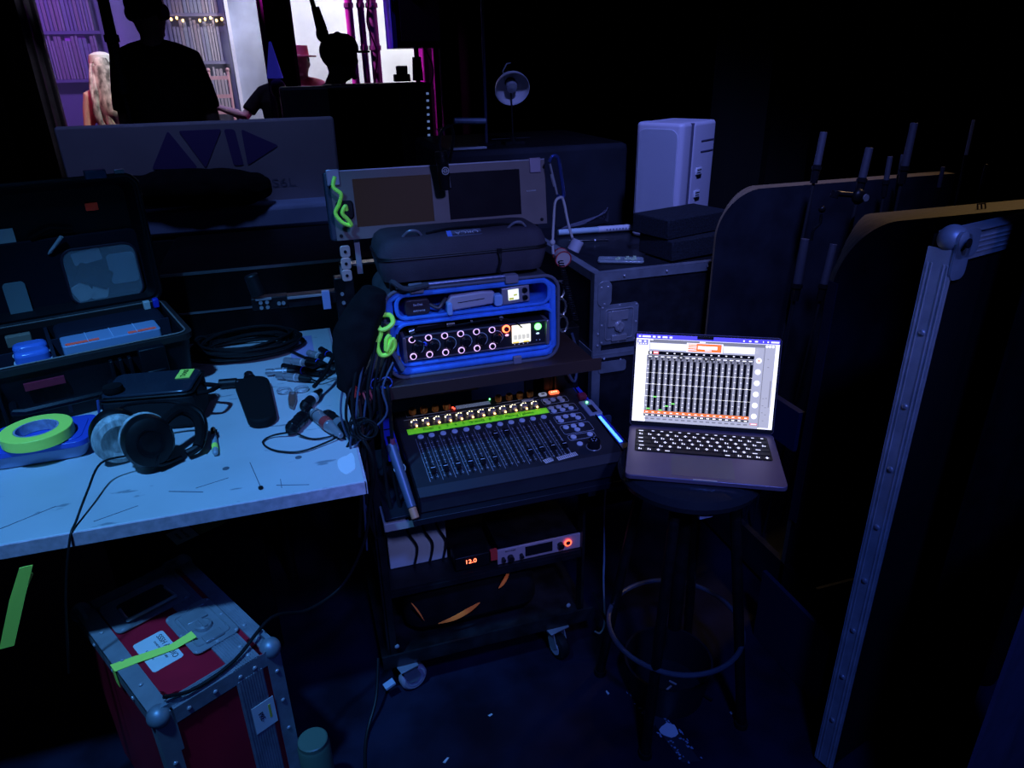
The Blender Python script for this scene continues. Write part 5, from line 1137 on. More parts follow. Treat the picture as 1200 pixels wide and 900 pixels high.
# gooseneck mic
t = thing('gooseneck_microphone', 'short black gooseneck microphone with round badge hanging over the middle of the dual monitor', 'microphone', (.337, 1.585, 1.25))
MB().cyl((.003, 0, .0), (-.001, 0, .06), .0125, .0135).build('body', black_gloss, t, bevel=.002)
MB().cyl((-.001, 0, .06), (-.003, .0, .082), .0145, .013).ring(.0145, .001, (-.001, 0, .066)).ring(.0145, .001, (-.002, 0, .073)).build('collar', black_metal, t, bevel=.001)
MB(T(.002, -.0135, .042) @ RX(90)).ring(.0075, .0009, (0, 0, 0)).ring(.0038, .0007, (0, 0, 0)).box(-.007, .007, -.0006, .0006, -.0005, .001).build('round_badge', white_p, t)
MB().tube(smooth_path([(-.003, 0, .08), (-.004, .005, .10), (.005, .02, .12), (.03, .04, .13), (.04, .06, .10), (.03, .09, .03)]), .0035, 8).build('gooseneck', black_metal, t)
MB().cyl((.012, -.006, .005), (.008, -.004, .075), .002).build('clip_wire', chrome, t)

# ------------------------------------------------------------------ brackets beside the monitor
t = thing('cheese_plate', 'short chain of pinkish drilled metal links hanging under the left end of the dual monitor', 'bracket', (.108, 1.60, 1.07))
lk = None
for k in range(3):
    if lk is None: lk = MB().prism(rrect(-.011, .011, -.013, .013, .006), 0, .006, X=T(0, 0, 0) @ UP).build('link', mat('pink_metal', (.75, .55, .5), .35, .4), t, bevel=.001)
    else: lk = dup(lk, t, (0, 0, 0))
    lk.location = (-.001*k, 0, .06-.027*k)
sd = None
for k in range(3):
    if sd is None: sd = MB(RX(90)).lathe([(.0035, .006), (.0035, .008), (1e-6, .008)], 12).build('screw', black_metal, t); sd.location = (0, 0, .06)
    else: dup(sd, t, (-.001*k, 0, .06-.027*k))
t = thing('support_bracket', 'black drilled bracket arm with small steel screws left of the cart, below the dual monitor', 'bracket', (-.05, 1.68, .99))
MB().box(0, .16, 0, .03, .0, .028).box(.13, .175, -.005, .03, -.05, .06).build('arm', black_metal, t, bevel=.002)
MB().box(-.06, .02, -.002, .03, .002, .03).build('plate', black, t, bevel=.002)
MB().box(.02, .10, -.006, -.002, .022, .027).box(-.05, -.015, -.006, -.002, .026, .031).build('bright_strip', steel, t)
MB().box(.098, .116, -.012, .0, -.01, .034).build('blue_clip', mat('blue_grey_clip', (.25, .3, .5), .4), t, bevel=.001)
b0 = None
for L in ((-.04, .02), (-.026, .02), (-.04, .008), (-.026, .008), (.0, .014), (.01, .014), (.145, .022), (.146, .0)):
    if b0 is None: b0 = MB(RX(90)).lathe([(.0042, .0), (.0042, .004), (1e-6, .004)], 12).build('screw', steel, t); b0.location = (L[0], -.002, L[1])
    else: dup(b0, t, (L[0], -.002 if L[0] < .1 else -.006, L[1]))
MB().cyl((-.04, .005, .035), (-.052, .01, .085), .018, .016).build('grip', black, t, bevel=.004)
t = thing('steel_bracket', 'thin steel bracket frame between the long black case and the cart', 'frame', (.10, 1.72, .93))
MB().box(0, .004, 0, .03, 0, .14).box(0, .07, 0, .006, 0, .006).box(.0, .10, .0, .03, .135, .140).build('frame', steel, t)

# jacket / dark cloth bundle on the cart side
rnd = random.Random(11)
P = smooth_path([(.150, 1.44, 1.085), (.125, 1.43, 1.045), (.095, 1.42, .99), (.078, 1.42, .93), (.066, 1.43, .87)], 5)
rings = []
for i, p in enumerate(P):
    q = i/(len(P)-1); rx_ = .020+.022*math.sin(PI*min(1, q*1.1)); rings.append([(p.x+math.cos(2*PI*k/18)*rx_*(1+rnd.uniform(-.12, .12)), p.y+math.sin(2*PI*k/18)*.03*(1+rnd.uniform(-.15, .15)), p.z-.4*math.cos(2*PI*k/18)*rx_) for k in range(18)])
o = MB().loft(rings).build('black_garment', black_cloth, smooth=180, sub=1); tag(o, 'black cloth bundle slung over the upper left side of the cart', 'cloth')
t = thing('red_tag', 'small red plastic tag among the cables left of the cart', 'tag', (.078, 1.405, .875), 0)
MB().box(-.006, .012, -.004, .0, -.012, .022, X=RY(-20)).build('tag', mat('red_tag', (.7, .05, .04), .4), t)
tie = MB()
for i in range(3): tie.box(.016+.007*i, .020+.007*i, -.006, -.003, -.03, -.008, X=RY(-15))
tie.build('stripes', mat('red_white', (.8, .15, .15), .5), t)
# cables hanging on the cart's left side
rnd = random.Random(21)
for i in range(12):
    x0 = .06+.009*i+rnd.uniform(-.004, .004); yb = 1.405+rnd.uniform(-.02, .02)
    pts = smooth_path([(x0+.03, yb+.02, .93+rnd.uniform(-.03, .05)), (x0, yb, .88), (x0-.01+rnd.uniform(-.012, .012), yb-.01, .82), (.075+rnd.uniform(-.025, .02), yb, .75), (.068+rnd.uniform(-.015, .02), yb, .68), (.07+rnd.uniform(-.02, .03), yb+.01, .55+rnd.uniform(-.1, .1))])
    o = MB().tube(pts, .0024+.0008*(i % 3), 7).build('hanging_cable', rubber if i % 3 else mat('blue_grey_cable', (.06, .08, .14), .5)); tag(o, 'thin dark cable in the bundle hanging at the left side of the cart', 'cable', 'cables hanging on the left of the cart')
for i in range(2):
    t = thing('round_plug', ('black round plug with blue-grey collar, left one below the blue-lined bag', 'black round plug with blue collar, right one below the blue-lined bag')[i], 'plug', (.128+.021*i, 1.405, .882))
    MB().cyl((0, .03, .01), (0, 0, 0), .0115).build('plug_body', black, t, bevel=.001)
    MB(T(0, .004, .002) @ RX(75)).ring(.0115, .0022, (0, 0, 0)).build('collar', mat('blue_collar', (.05, .12, .5), .4), t)
    MB().tube(smooth_path([(0, 0, 0), (.001, -.012, -.02), (-.001, -.012, -.12), (-.004-.002*i, -.02, -.22), (.0, -.04, -.30)]), .004, 8).build('cable', rubber, t)
    if i: MB().cyl((0, -.012, -.125), (-.002, -.012, -.15), .0055).build('maroon_sleeve', mat('maroon_sleeve', (.3, .05, .1), .5), t)
t = thing('tangled_cable_coil', 'small loops of thin dark cable hanging at the right edge of the work table', 'cable coil', (.082, 1.38, .80))
for k in range(5): MB(T(.004*k, -.004*k, .004*math.sin(k*2)) @ RY(70+8*k) @ RX(90+6*k)).ring(.024-.001*k, .0018, (0, 0, 0)).build('loop', rubber, t)
t = thing('folded_tube', 'dark blue-grey folded tube with orange end piece hanging left of the control surface', 'tube', (.155, 1.40, .74))
MB().cyl((-.01, .0, .0), (.012, -.09, -.115), .012, .010).build('tube', mat('slate_tube', (.10, .13, .2), .4, .3), t, bevel=.002)
MB().ring(.0125, .0012, (.0, -.035, -.045), X=RX(35)).build('wire_clip', chrome, t)
MB().cyl((.012, -.09, -.115), (.016, -.105, -.135), .009).build('orange_end', mat('orange_rubber', (.65, .25, .13), .5), t, bevel=.002)
# curly lead and clamps right of the bag
pts = []
for i in range(300):
    a = i*.55; q = i/300; pts.append((.562+.035*q+.006*math.cos(a), 1.45-.01*q+.006*math.sin(a), 1.10-.14*q))
o = MB().tube(pts, .0014, 5).build('coiled_lead', rubber); tag(o, 'black curly lead hanging at the right side of the blue-lined bag', 'cable')
for k in range(3):
    t = thing('metal_clip', ('top', 'middle', 'bottom')[k]+' one of three shiny steel ring clips on the right side of the blue-lined bag', 'clip', (.562+.004*k, 1.452, 1.035-.042*k))
    MB(RX(80)).tube([(.011*math.cos(a/10*2*PI), .019*math.sin(a/10*2*PI), 0) for a in range(10)], .0032, 8, closed=True).build('ring', mat('brassy_steel', (.7, .65, .55), .2, .9), t)
t = thing('strap_buckle', 'dull metal buckle and webbing at the lower left corner of the blue-lined bag', 'buckle', (.178, 1.435, .90))
MB().tube(smooth_path([(-.014, 0, .11), (-.012, -.006, .06), (.0, -.008, .03), (.012, -.006, .0)]), .006, 8).build('webbing', mat('grey_blue_webbing', (.12, .15, .22), .6), t)
MB().cyl((-.014, -.002, .085), (-.012, -.004, .11), .0065).ell((.002, -.008, .028), .007, .005, .008, 10, 8).build('buckle', mat('brass_buckle', (.55, .4, .2), .3, .8), t)

# ------------------------------------------------------------------ inside the cart
t = thing('radio_receiver', 'silver half-rack radio receiver with red lit ring in the lower bay of the cart', 'receiver', (.388, 1.428, .325))
MB().box(0, .232, 0, .006, 0, .044).build('front_panel', mat('champagne_silver', (.60, .42, .42), .4, .2), t, bevel=.001)
MB().box(.006, .226, .006, .17, .001, .042).build('housing', black_metal, t)
MB().box(.075, .150, -.001, .0, .008, .038).build('display', black_gloss, t)
MB(T(.193, 0, .024) @ RX(90)).ring(.0085, .0019, (0, 0, .003)).build('red_ring', mat('red_halo', (1, .1, .05), .3, emit=(1, .12, .05), es=2.6), t)
MB(T(.193, 0, .024) @ RX(90)).lathe([(.006, 0), (.006, .005), (1e-6, .005)], 16, 0).build('ring_button', mat('red_knob', (.2, .02, .02), .4), t)
for x, r_ in ((.172, .0085), (.0345, .0085), (.015, .005), (.064, .005)): MB(T(x, 0, .022 if x > .1 else .016) @ RX(90)).lathe([(r_, 0), (r_*.95, .012), (1e-6, .012)], 16).build('knob', black_gloss, t)
MB().box(-.018, 0, -.002, .01, .018, .046).build('red_flag', mat('dim_red_flag', (.75, .05, .04), .5), t)
text('lettering', 'SENNHEISER', .0052, ink, t, T(.035, -.0005, .036) @ UP)
t = thing('power_meter', 'black panel meter with glowing red digits in the lower bay of the cart', 'meter', (.318, 1.43, .335))
MB().box(-.04, .05, 0, .06, -.005, .034).build('body', black, t, bevel=.002)
text('digits', '12.0', .0165, mat('red_digits', (1, .1, .05), .3, emit=(1, .14, .06), es=5), t, T(.0, -.001, .018) @ UP, sx=1.1)
t = thing('white_box', 'grey-white box or panel half hidden at the left inside the cart above the receiver', 'box', (.122, 1.50, .3240))
MB().box(0, .15, 0, .12, .0, .15).build('body', mat('grey_white_card', (.65, .65, .60), .6), t, bevel=.002)
for x in (.06, .1, .135): MB().tube(smooth_path([(x, -.008, .18), (x-.01, -.012, .12), (x+.012, -.01, .06), (x, -.008, .0)]), .003, 6).build('cable', rubber, t)
t = thing('beige_block', 'beige flat block sticking out below the left end of the tray', 'block', (.105, 1.335, .555))
MB().box(0, .075, 0, .12, 0, .022).build('block', mat('beige_grey', (.42, .38, .34), .6), t, bevel=.002)
t = thing('cloth_bag', 'large black bag with thin orange trim stored on the bottom of the cart', 'bag', (.33, 1.60, .107))
MB().loft([[(x, y, z) for x, y in rrect(-a, a, -b, b, .05)] for a, b, z in ((.17, .12, 0), (.19, .14, .03), (.185, .135, .11), (.15, .11, .16), (.10, .07, .18))]).build('body', black_cloth, t, sub=1)
def ribbon(pts, w_, name, m, par):
    P = smooth_path(pts); rings = []
    for i, p in enumerate(P):
        q = i/(len(P)-1); ww = w_*max(.12, math.sin(PI*q)); rings.append([(p.x, p.y, p.z-ww/2), (p.x, p.y, p.z+ww/2), (p.x, p.y+.0012, p.z+ww/2), (p.x, p.y+.0012, p.z-ww/2)])
    return MB().loft(rings).build(name, m, par)
orange = fluoro('orange_trim', (2.6, .45, .04))
t = thing('orange_strap', 'curved orange strap across the black bag at the bottom of the cart', 'strap', (.27, 1.445, .18))
ribbon([(-.045, .0, -.018), (.0, -.004, -.008), (.045, -.004, .010), (.07, .0, .02)], .017, 'strap', orange, t)
ribbon([(.125, .01, .045), (.14, .008, .065), (.155, .01, .09), (.16, .014, .11)], .022, 'strap', orange, t)
ribbon([(-.11, .0, .07), (-.095, .0, .04), (-.08, .002, .0)], .01, 'strap', orange, t)
lump('dark_cables', rubber, [(.14, 1.62, .40), (.3, 1.62, .42), (.45, 1.62, .40), (.6, 1.62, .40)], .03, 'dark tangle of cables and devices behind the control surface', 'cables', .02)
t = thing('white_cable', 'thin pale cable hanging down along the right side of the cart to the floor', 'cable', (.672, 1.40, 0))
MB().tube(smooth_path([(.0, 0, .585), (-.002, 0, .45), (.003, 0, .3), (.004, 0, .22), (.01, .0, .13), (.012, .0, .06), (.0, .0, .035), (-.015, .0, .045)]), .0026, 8).build('cable', mat('pale_cable', (.55, .52, .6), .5), t)
t = thing('junction_box', 'black device with pale connectors hanging on the right side of the cart', 'device', (.63, 1.66, .66))
MB().box(0, .07, 0, .05, 0, .2).build('body', black, t, bevel=.003)
MB().tube(smooth_path([(.0, -.01, .18), (.02, -.025, .1), (.05, -.02, .05), (.06, -.01, .12), (.04, -.02, .19)]), .004, 8).build('cable', mat('blue_grey_cable', (.06, .08, .14), .5), t)

# ------------------------------------------------------------------ black flight case on the right with speaker and foam
t = thing('black_flight_case', 'large black flight case with metal edges and butterfly latch, carrying the pale loudspeaker', 'flight case', (.885, 1.985, 0))
FW, FD, FH = .78, .72, .90
panelb = mat('black_ply_panel', (.012, .013, .017), .4, var=.25, vs=25)
MB().box(.003, FW-.003, .003, FD, 0.08, FH-.003).build('body', panelb, t)
dal = mat('dark_edge_aluminium', (.21, .23, .26), .40, .35, var=.15)
ed = MB(); ed.box(0, FW, 0, .028, FH-.003, FH).box(0, FW, -.001, .002, FH-.028, FH).box(0, .028, 0, FD, FH-.003, FH+.0005).box(-.001, .002, 0, FD, FH-.028, FH)
ed.box(-.001, .028, -.0015, 0, .08, FH).box(-.0015, 0, 0, .028, .08, FH)
ed.build('edge_extrusion', dal, t)
ed = MB(); ed.box(.0, FW, -.0025, 0, .612, .640).box(.0, FW, -.0035, 0, .624, .628); ed.box(-.003, 0, 0, FD, .612, .640); ed.build('lid_joint', dal, t)
MB().prism(rrect(.01, .058, .79, .875, .02), 0, .003, X=T(0, -.0015, 0) @ UP).build('corner_brace', dal, t, bevel=.001)
latch(t, T(.088, -.002, .728) @ UP, .135, .135, dal)
MB().prism(rrect(.02, .12, .56, .60, .01), 0, .003, X=T(0, -.002, 0) @ UP).build('lower_plate', dal, t)
MB().prism(rrect(.02, .075, .25, .40, .01), 0, .004, X=T(0, -.002, 0) @ UP).box(.0, .14, -.003, 0, .14, .175).build('handle_plate', mat('blue_steel_plate', (.3, .38, .6), .35, .7), t, bevel=.001)
rv = RV()
for x, z in ((.022, .855), (.045, .855), (.034, .80), (.10, .886), (.25, .886), (.40, .886), (.62, .886), (.015, .70), (.015, .66), (.04, .61), (.1, .6)): rv.ell((x, -.0035, z), .004, .0025, .004, 10, 6)
for x in (.08, .70):
    for y in (.08, .64): MB(T(x, y, .04) @ RX(90)).lathe([(.04, -.015), (.04, .015)], 24).build('caster', rubber, t)
tz = FH+.002
t = thing('studio_loudspeaker', 'pale violet-lit rounded studio loudspeaker standing on the black flight case', 'loudspeaker', (1.37, 2.42, tz), 0)
Xs = RZ(-32)
spm = mat('speaker_paint', (.62, .58, .66), .42)
def vb(x0, x1, y0, y1, z0, z1, r, name, m, bev): return MB(Xs).prism(rrect(x0, x1, y0, y1, r), z0, z1).build(name, m, t, bevel=bev, seg=4)
t.location = (1.378, 2.41, tz); Xs = RZ(-60)
W_, D_, H_ = .19, .245, .405
vb(-W_/2, W_/2, -D_/2, -D_/2+.075, 0, H_, .02, 'front_housing', spm, .012)
vb(-W_/2+.001, W_/2-.001, -D_/2+.0762, D_/2, .001, H_-.001, .018, 'rear_housing', spm, .012)
vb(-W_/2+.004, W_/2-.004, -D_/2+.073, -D_/2+.079, .004, H_-.004, .014, 'seam', mat('seam_dark', (.15, .14, .2), .6), 0)
MB(Xs @ T(0, -D_/2, 0) @ UP).prism(rrect(-W_/2+.016, W_/2-.016, .02, H_-.02, .03), -.001, .004).build('grille', mat('speaker_grille_pale', (.50, .50, .56), .55, bump=1, bs=700), t, bevel=.002)
sl = MB(Xs @ T(W_/2, 0, 0))
for z in (.30, .345): sl.add([(-.002, .03, z), (-.002, .10, z+.004), (.002, .10, z+.012), (.002, .03, z+.006), (-.012, .03, z+.003), (-.012, .10, z+.008)], [(0, 1, 2, 3), (0, 4, 5, 1), (3, 2, 5, 4)])
MB(Xs @ T(W_/2, 0, 0)).box(-.004, .0012, .015, .105, .335, .341).box(-.004, .0012, .015, .105, .298, .304).build('vent_slot', mat('vent_shadow', (.08, .07, .12), .6), t, bevel=.002)
for z in (.235, .155):
    pl = MB(Xs @ T(W_/2, .01, z)).box(-.002, .004, -.02, .02, -.012, .012).build('terminal_plate', white_p, t, bevel=.002)
    MB(Xs @ T(W_/2+.004, .01, z)).box(0, .0006, -.013, .013, .003, .006).box(0, .0006, -.013, .010, -.006, -.003).box(-.004, -.002, -.01, .02, -.022, -.014).build('terminal_marks', ink, pl)
foam = mat('charcoal_foam', (.011, .014, .020), .95, var=.5, vs=150, bump=1, bs=250)
def foamblock(label, x, y, z, rz, L, Dp, h):
    t = thing('foam_block', label, 'foam block', (x, y, z), rz)
    mb = MB(); nx, ny, nz = 24, 14, 6; rnd = random.Random(int(x*1000))
    mb.box(0, L, 0, Dp, 0, h).build('foam', foam, t, bevel=.004); return t
foamblock('charcoal foam block, lower of the two stacked in front of the pale loudspeaker', 1.172, 2.022, tz, 12, .30, .17, .066)
foamblock('charcoal foam block, upper of the two stacked in front of the pale loudspeaker', 1.165, 2.045, tz+.067, 16, .29, .17, .064)
t = thing('pale_tube', 'long pale blue-white tube lying along the back of the black flight case', 'tube', (.97, 2.53, tz+.012), -4)
MB().cyl((0, 0, 0), (.16, 0, 0), .0115).build('tube', mat('pale_teal_tube', (.45, .6, .62), .4), t)
MB().cyl((.16, 0, 0), (.31, 0, 0), .0125).build('label_sleeve', white_p, t)
for k in range(8): 
    if k == 0: bk0 = MB().box(0, .006, -.013, -.0125, -.003, .003).build('printing', mat('grey_print', (.2, .22, .3), .6), t); bk0.location = (.19, 0, 0)
    else: dup(bk0, t, (.19+.013*k, 0, 0))
t = thing('black_pen', 'thin black pen with shiny band lying on the black flight case', 'pen', (.97, 2.405, tz+.006), -15)
MB().cyl((0, 0, 0), (.14, 0, 0), .0045).build('barrel', black_gloss, t); MB().cyl((.088, 0, 0), (.093, 0, 0), .005).build('band', chrome, t)
t = thing('clear_tray', 'clear plastic bag of pale green bits at the front of the black flight case', 'bag', (1.025, 2.095, tz), -25)
MB().prism(rrect(-.075, .075, -.032, .032, .012), 0, .008).build('bag', mat('clear_bag', (.35, .42, .42), .15, alpha=.5, bump=1, bs=40), t, bevel=.003)
rnd = random.Random(4); b_ = MB()
for i in range(14): x, y = rnd.uniform(-.03, .05), rnd.uniform(-.018, .018); b_.box(x, x+.010, y, y+.005, .0085, .012, X=RZ(rnd.uniform(-20, 20)))
b_.build('contents', mat('pale_green_bits', (.45, .6, .35), .5), t)
rnd = random.Random(8)
for k in range(5):
    o = MB().tube(smooth_path([(1.02+.01*k, 2.62+.01*k, tz+.006), (1.10+.02*k, 2.60, tz+.02+.008*k), (1.18+.01*k, 2.63, tz+.03+.01*k), (1.235, 2.66, tz+.01)]), .0022, 6).build('loose_cable', mat('grey_cable', (.10, .10, .14), .5)); tag(o, 'thin grey cable looped behind the pale tube on the black flight case', 'cable', 'cables looped behind the pale tube')
o = MB().tube([(.675, 1.97, .93), (.885, 1.98, .93)], .004, 6)

# ------------------------------------------------------------------ stool and laptop
t = thing('round_stool', 'round black padded bar stool with foot ring carrying the open laptop', 'stool', (.758, 1.165, 0))
vin = mat('black_vinyl', (.016, .02, .026), .28, bump=.15, bs=60)
MB().lathe([(1e-6, .665), (.140, .665), (.152, .672), (.156, .685), (.150, .700), (.135, .707), (1e-6, .710)], 48).build('seat', vin, t)
MB().lathe([(.11, .650), (.125, .652), (.125, .666), (.11, .667)], 48).build('seat_rim', black_metal, t)
MB().box(-.05, -.02, -.13, -.122, .652, .662).build('label_plate', mat('blue_grey_clip', (.25, .3, .5), .4), t)
lg0 = None
for a in (45, 135, 225, 315):
    ca, sa = math.cos(R(a)), math.sin(R(a)); MB().cyl((.10*ca, .10*sa, .66), (.185*ca, .185*sa, .012), .012).build('leg', black_metal, t)
    MB().cyl((.185*ca, .185*sa, 0), (.185*ca, .185*sa, .015), .016).build('foot', rubber, t)
MB().ring(.160, .006, (0, 0, .25), n=48).build('foot_ring', mat('ring_steel', (.30, .33, .40), .3, .8), t)
MB().cyl((0, 0, .24), (0, 0, .66), .016).build('centre_rod', black_metal, t)
t = thing('round_tub', 'dark round shallow tub with pale scraps on the floor between the stool legs', 'tub', (.768, 1.195, 0))
MB().lathe([(.095, .0), (.112, .11), (.106, .11), (.09, .012), (1e-6, .012)], 48).build('body', mat('dark_tub', (.012, .014, .018), .4), t)
rnd = random.Random(9); sc0 = None
for i in range(6):
    L = (rnd.uniform(-.07, .07), rnd.uniform(-.07, .07), .013)
    if sc0 is None: sc0 = MB().box(0, .02, 0, .004, 0, .003).build('paper_scrap', mat('pale_scrap', (.5, .42, .36), .6), t); o = sc0
    else: o = dup(sc0, t, L)
    o.location = L; o.rotation_euler = (0, 0, rnd.uniform(0, 3))

lx = thing('laptop', 'open dark grey laptop with bright mixer software on its screen, sitting on the stool', 'laptop', (.589, 1.141, .7115), -28.5)
t = lx
LW, LD = .323, .226
body_m = mat('space_grey', (.17, .13, .19), .42, .4)
MB().prism(rrect(0, LW, 0, LD, .012), 0, .0105).build('base', body_m, t, bevel=.0015)
MB().box(LW/2-.024, LW/2+.024, -.0006, .004, .0075, .0108).build('thumb_notch', mat('notch_light', (.4, .45, .6), .3, .7), t)
MB().prism(rrect(.016, LW-.016, .102, .208, .006), .0104, .0108).build('keyboard_well', ink, t)
MB().prism(rrect(.095, .222, .012, .094, .004), .0104, .01085).build('trackpad', mat('trackpad', (.17, .155, .18), .3, .6), t)
keym = mat('key_black', (.012, .012, .014), .5); keyl = mat('key_backlight', (.8, .8, .9), .4, emit=(.85, .85, 1), es=.95)
def key(w_, h_):
    return MB().box(-w_/2, w_/2, -h_/2, h_/2, .0108, .0122)
kw, kh = .0165, .0150
rows = [(.1985, .011, [1.35]+[1]*12+[1.0], 0), (.1820, kh, [1]*13+[1.45], 0), (.1645, kh, [1.45]+[1]*13, 0), (.1470, kh, [1.75]+[1]*11+[1.8], 0), (.1295, kh, [2.3]+[1]*10+[2.3], 0), (.1120, kh, [1, 1, 1, 1.25, 5.2, 1.25, 1, .95, .95, .95], 0)]
W_in = LW-.036; cache = {}
rnd = random.Random(12)
for y, h_, ws, _ in rows:
    tot = sum(ws); x = .018
    for i, q in enumerate(ws):
        cw = W_in*q/tot; kwid = cw-.0026; sig = (round(kwid, 4), h_, rnd.randrange(5))
        if sig not in cache:
            m_ = key(kwid, h_-.0014)
            if q < 5:
                v = sig[2]; g = .0024+.0005*v
                if q > 1.2: m_.box(-kwid*.35, -kwid*.35+.010, -.0040, -.0008, .0121, .01235, 1)
                elif h_ < .012: m_.box(-.0030, .0030, -.0016, .0016, .0121, .01235, 1)
                elif v % 2: m_.box(-g/2, g/2, -.0040, .0040, .0121, .01235, 1).box(-.0036, .0036, -.0010, .0010, .0121, .01235, 1)
                else: m_.box(-.0034, -.0008, -.0038, .0038, .0121, .01235, 1).box(.0010, .0036, -.0036, .0010, .0121, .01235, 1)
            cache[sig] = o = m_.build('key', [keym, keyl], t, smooth=0)
        else:
            o = cache[sig].copy(); C.objects.link(o)
        o.location = (x+cw/2, y, 0); x += cw
# screen
sc = thing('screen_lid', None, None, (0, LD-.004, .011)); sc.parent = t; sc.rotation_euler = (R(-14), 0, 0)
SH = .221
MB().prism(rrect(0, LW, 0, SH, .009), -.0055, 0, X=UP).build('lid_shell', body_m, sc, bevel=.001)
MB().prism(rrect(.0015, LW-.0015, .0015, SH-.0015, .008), 0, .0006, X=UP).build('bezel', ink, sc)
def em(name, c, s=1): return mat('lcd_'+name, tuple(min(1, x) for x in c), .35, emit=c, es=s)
wht = em('white', (1, .98, .96), 1.25); lgr = em('light_grey', (.42, .42, .43)); mgr = em('mid_grey', (.20, .20, .21)); dgr = em('dark_grey', (.05, .05, .055)); blk = em('black', (.004, .004, .006), .5)
orr = em('orange', (.95, .20, .03), 1.05); blu = em('blue', (.10, .08, .85), .9); grn = em('green', (.25, .9, .15), 1.0); red = em('red', (.8, .12, .1)); pup = em('mauve', (.25, .24, .50))
cols = [wht, lgr, mgr, dgr, blk, orr, blu, grn, red, pup]
X0, X1, Z0, Z1 = .005, LW-.005, .012, SH-.005
DW, DH = X1-X0, Z1-Z0
s = MB(T(X0, 0, Z0) @ UP)
def q(x0, x1, z0, z1, m, layer=0):   # fractions of the display, z from the top
    s.box(x0*DW, x1*DW, (1-z1)*DH, (1-z0)*DH, .0006, .0008+layer*.00012, m)
q(0, 1, 0, 1, 0)
q(0, 1, 0, .048, 6, 1); q(.43, .545, 0, .032, 4, 2)
for i, (a, b) in enumerate(((.015, .03), (.04, .10), (.115, .135), (.15, .17), (.185, .22), (.235, .255))): q(a, b, .016, .034, 0, 2)
for a, b in ((.75, .76), (.79, .805), (.83, .85), (.885, .89), (.915, .925), (.94, .995)): q(a, b, .018, .034, 0, 2)
q(.005, .085, .06, .12, 9, 1); q(.015, .035, .07, .09, 0, 2); q(.055, .07, .07, .09, 0, 2)
for i in range(4): q(.01+.018*i, .02+.018*i, .10, .112, 0, 2)
q(.095, .90, .052, .09, 2, 1); q(.10, .12, .055, .065, 0, 2); q(.45, .49, .058, .07, 0, 2)
q(.095, .90, .09, 1, 1, 1)
for a, b in ((.10, .37), (.62, .885)):
    q(a, b, .095, .165, 0, 2)
    for z in (.112, .132, .150): q(a, b-.02, z, z+.004, 1, 3)
q(.36, .615, .075, .175, 0, 2); q(.37, .605, .08, .17, 8, 3); q(.375, .60, .084, .166, 5, 4); q(.44, .575, .105, .14, 0, 5); q(.49, .535, .148, .158, 0, 5)
for z in (.085, .105, .125, .147): q(.372, .43, z, z+.008, 0, 5)
q(.09, .84, .185, .225, 4, 2); q(.10, .115, .19, .218, 0, 3); q(.125, .165, .185, .222, 8, 3); q(.13, .16, .196, .21, 0, 4)
for i in range(12): q(.22+.052*i, .232+.052*i, .198, .208, 0, 3)
n = 17; cx0, cx1 = .083, .835; cw = (cx1-cx0)/n
q(cx0, cx1, .23, .90, 2, 2)
for i in range(n):
    a = cx0+cw*i
    q(a, a+.003, .23, .93, 3, 3)
    q(a+cw*.08, a+cw*.92, .235, .258, 3, 3); q(a+cw*.2, a+cw*.8, .242, .252, 0, 4)
    if i in (5, 9, 10): q(a+cw*.1, a+cw*.9, .228, .262, 4, 5); q(a+cw*.3, a+cw*.7, .242, .250, 0, 6)
    q(a+cw*.35, a+cw*.65, .265, .28, 4, 4)
    q(a+cw*.46, a+cw*.92, .285, .865, 4, 4)            # meter well
    q(a+cw*.10, a+cw*.40, .30, .86, 1, 3); q(a+cw*.26, a+cw*.33, .30, .86, 3, 4)
    for z in (.34, .385, .43, .49, .555, .63, .70, .76, .81): q(a+cw*.12, a+cw*.40, z, z+.005, 0, 5)
    q(a+cw*.02, a+cw*.98, .868, .902, 5, 4); q(a+cw*.3, a+cw*.7, .882, .892, 0, 5)
    q(a+cw*.05, a+cw*.95, .908, .935, 4, 4); q(a+cw*.25, a+cw*.75, .915, .928, 0, 5)
    q(a+cw*.2, a+cw*.8, .955, .97, 2, 3)
for i, z in ((0, .84), (1, .70), (2, .85), (3, .80), (4, .77)): q(cx0+cw*i+cw*.40, cx0+cw*(i+1)-.001, z, z+.014, 7, 6)
for z in (.43, .56, .70): q(cx0, cx1, z, z+.004, 0, 4)
q(.835, .90, .09, .98, 1, 3)
q(.905, .975, .052, .985, 1, 3); q(.90, .905, .052, .985, 2, 4); q(.958, .964, .45, .75, 2, 4)
for x, z in ((.925, .21), (.93, .30), (.915, .65), (.935, .645), (.915, .73), (.935, .75), (.915, .81), (.938, .83), (.925, .90)): q(x, x+.012, z, z+.006, 2, 5)
for x in (.915, .935, .957): s.lathe([(.0028, .0012), (.0028, .0014), (1e-6, .0014)], 12, 0, T(x*DW, (1-.075)*DH, 0))
for k in range(6):
    zc = .195+.125*k; s.lathe([(.0062, .0011), (.0062, .0014), (1e-6, .0014)], 20, 0, T(.868*DW, (1-zc-.04)*DH, 0))
s.lathe([(.002, .0014), (.002, .0016), (1e-6, .0016)], 12, 5, T(.868*DW, (1-.235)*DH, 0))
q(.845, .895, .94, .96, 8, 5); q(.85, .89, .945, .955, 0, 6)
s.build('display', cols, sc, smooth=0)

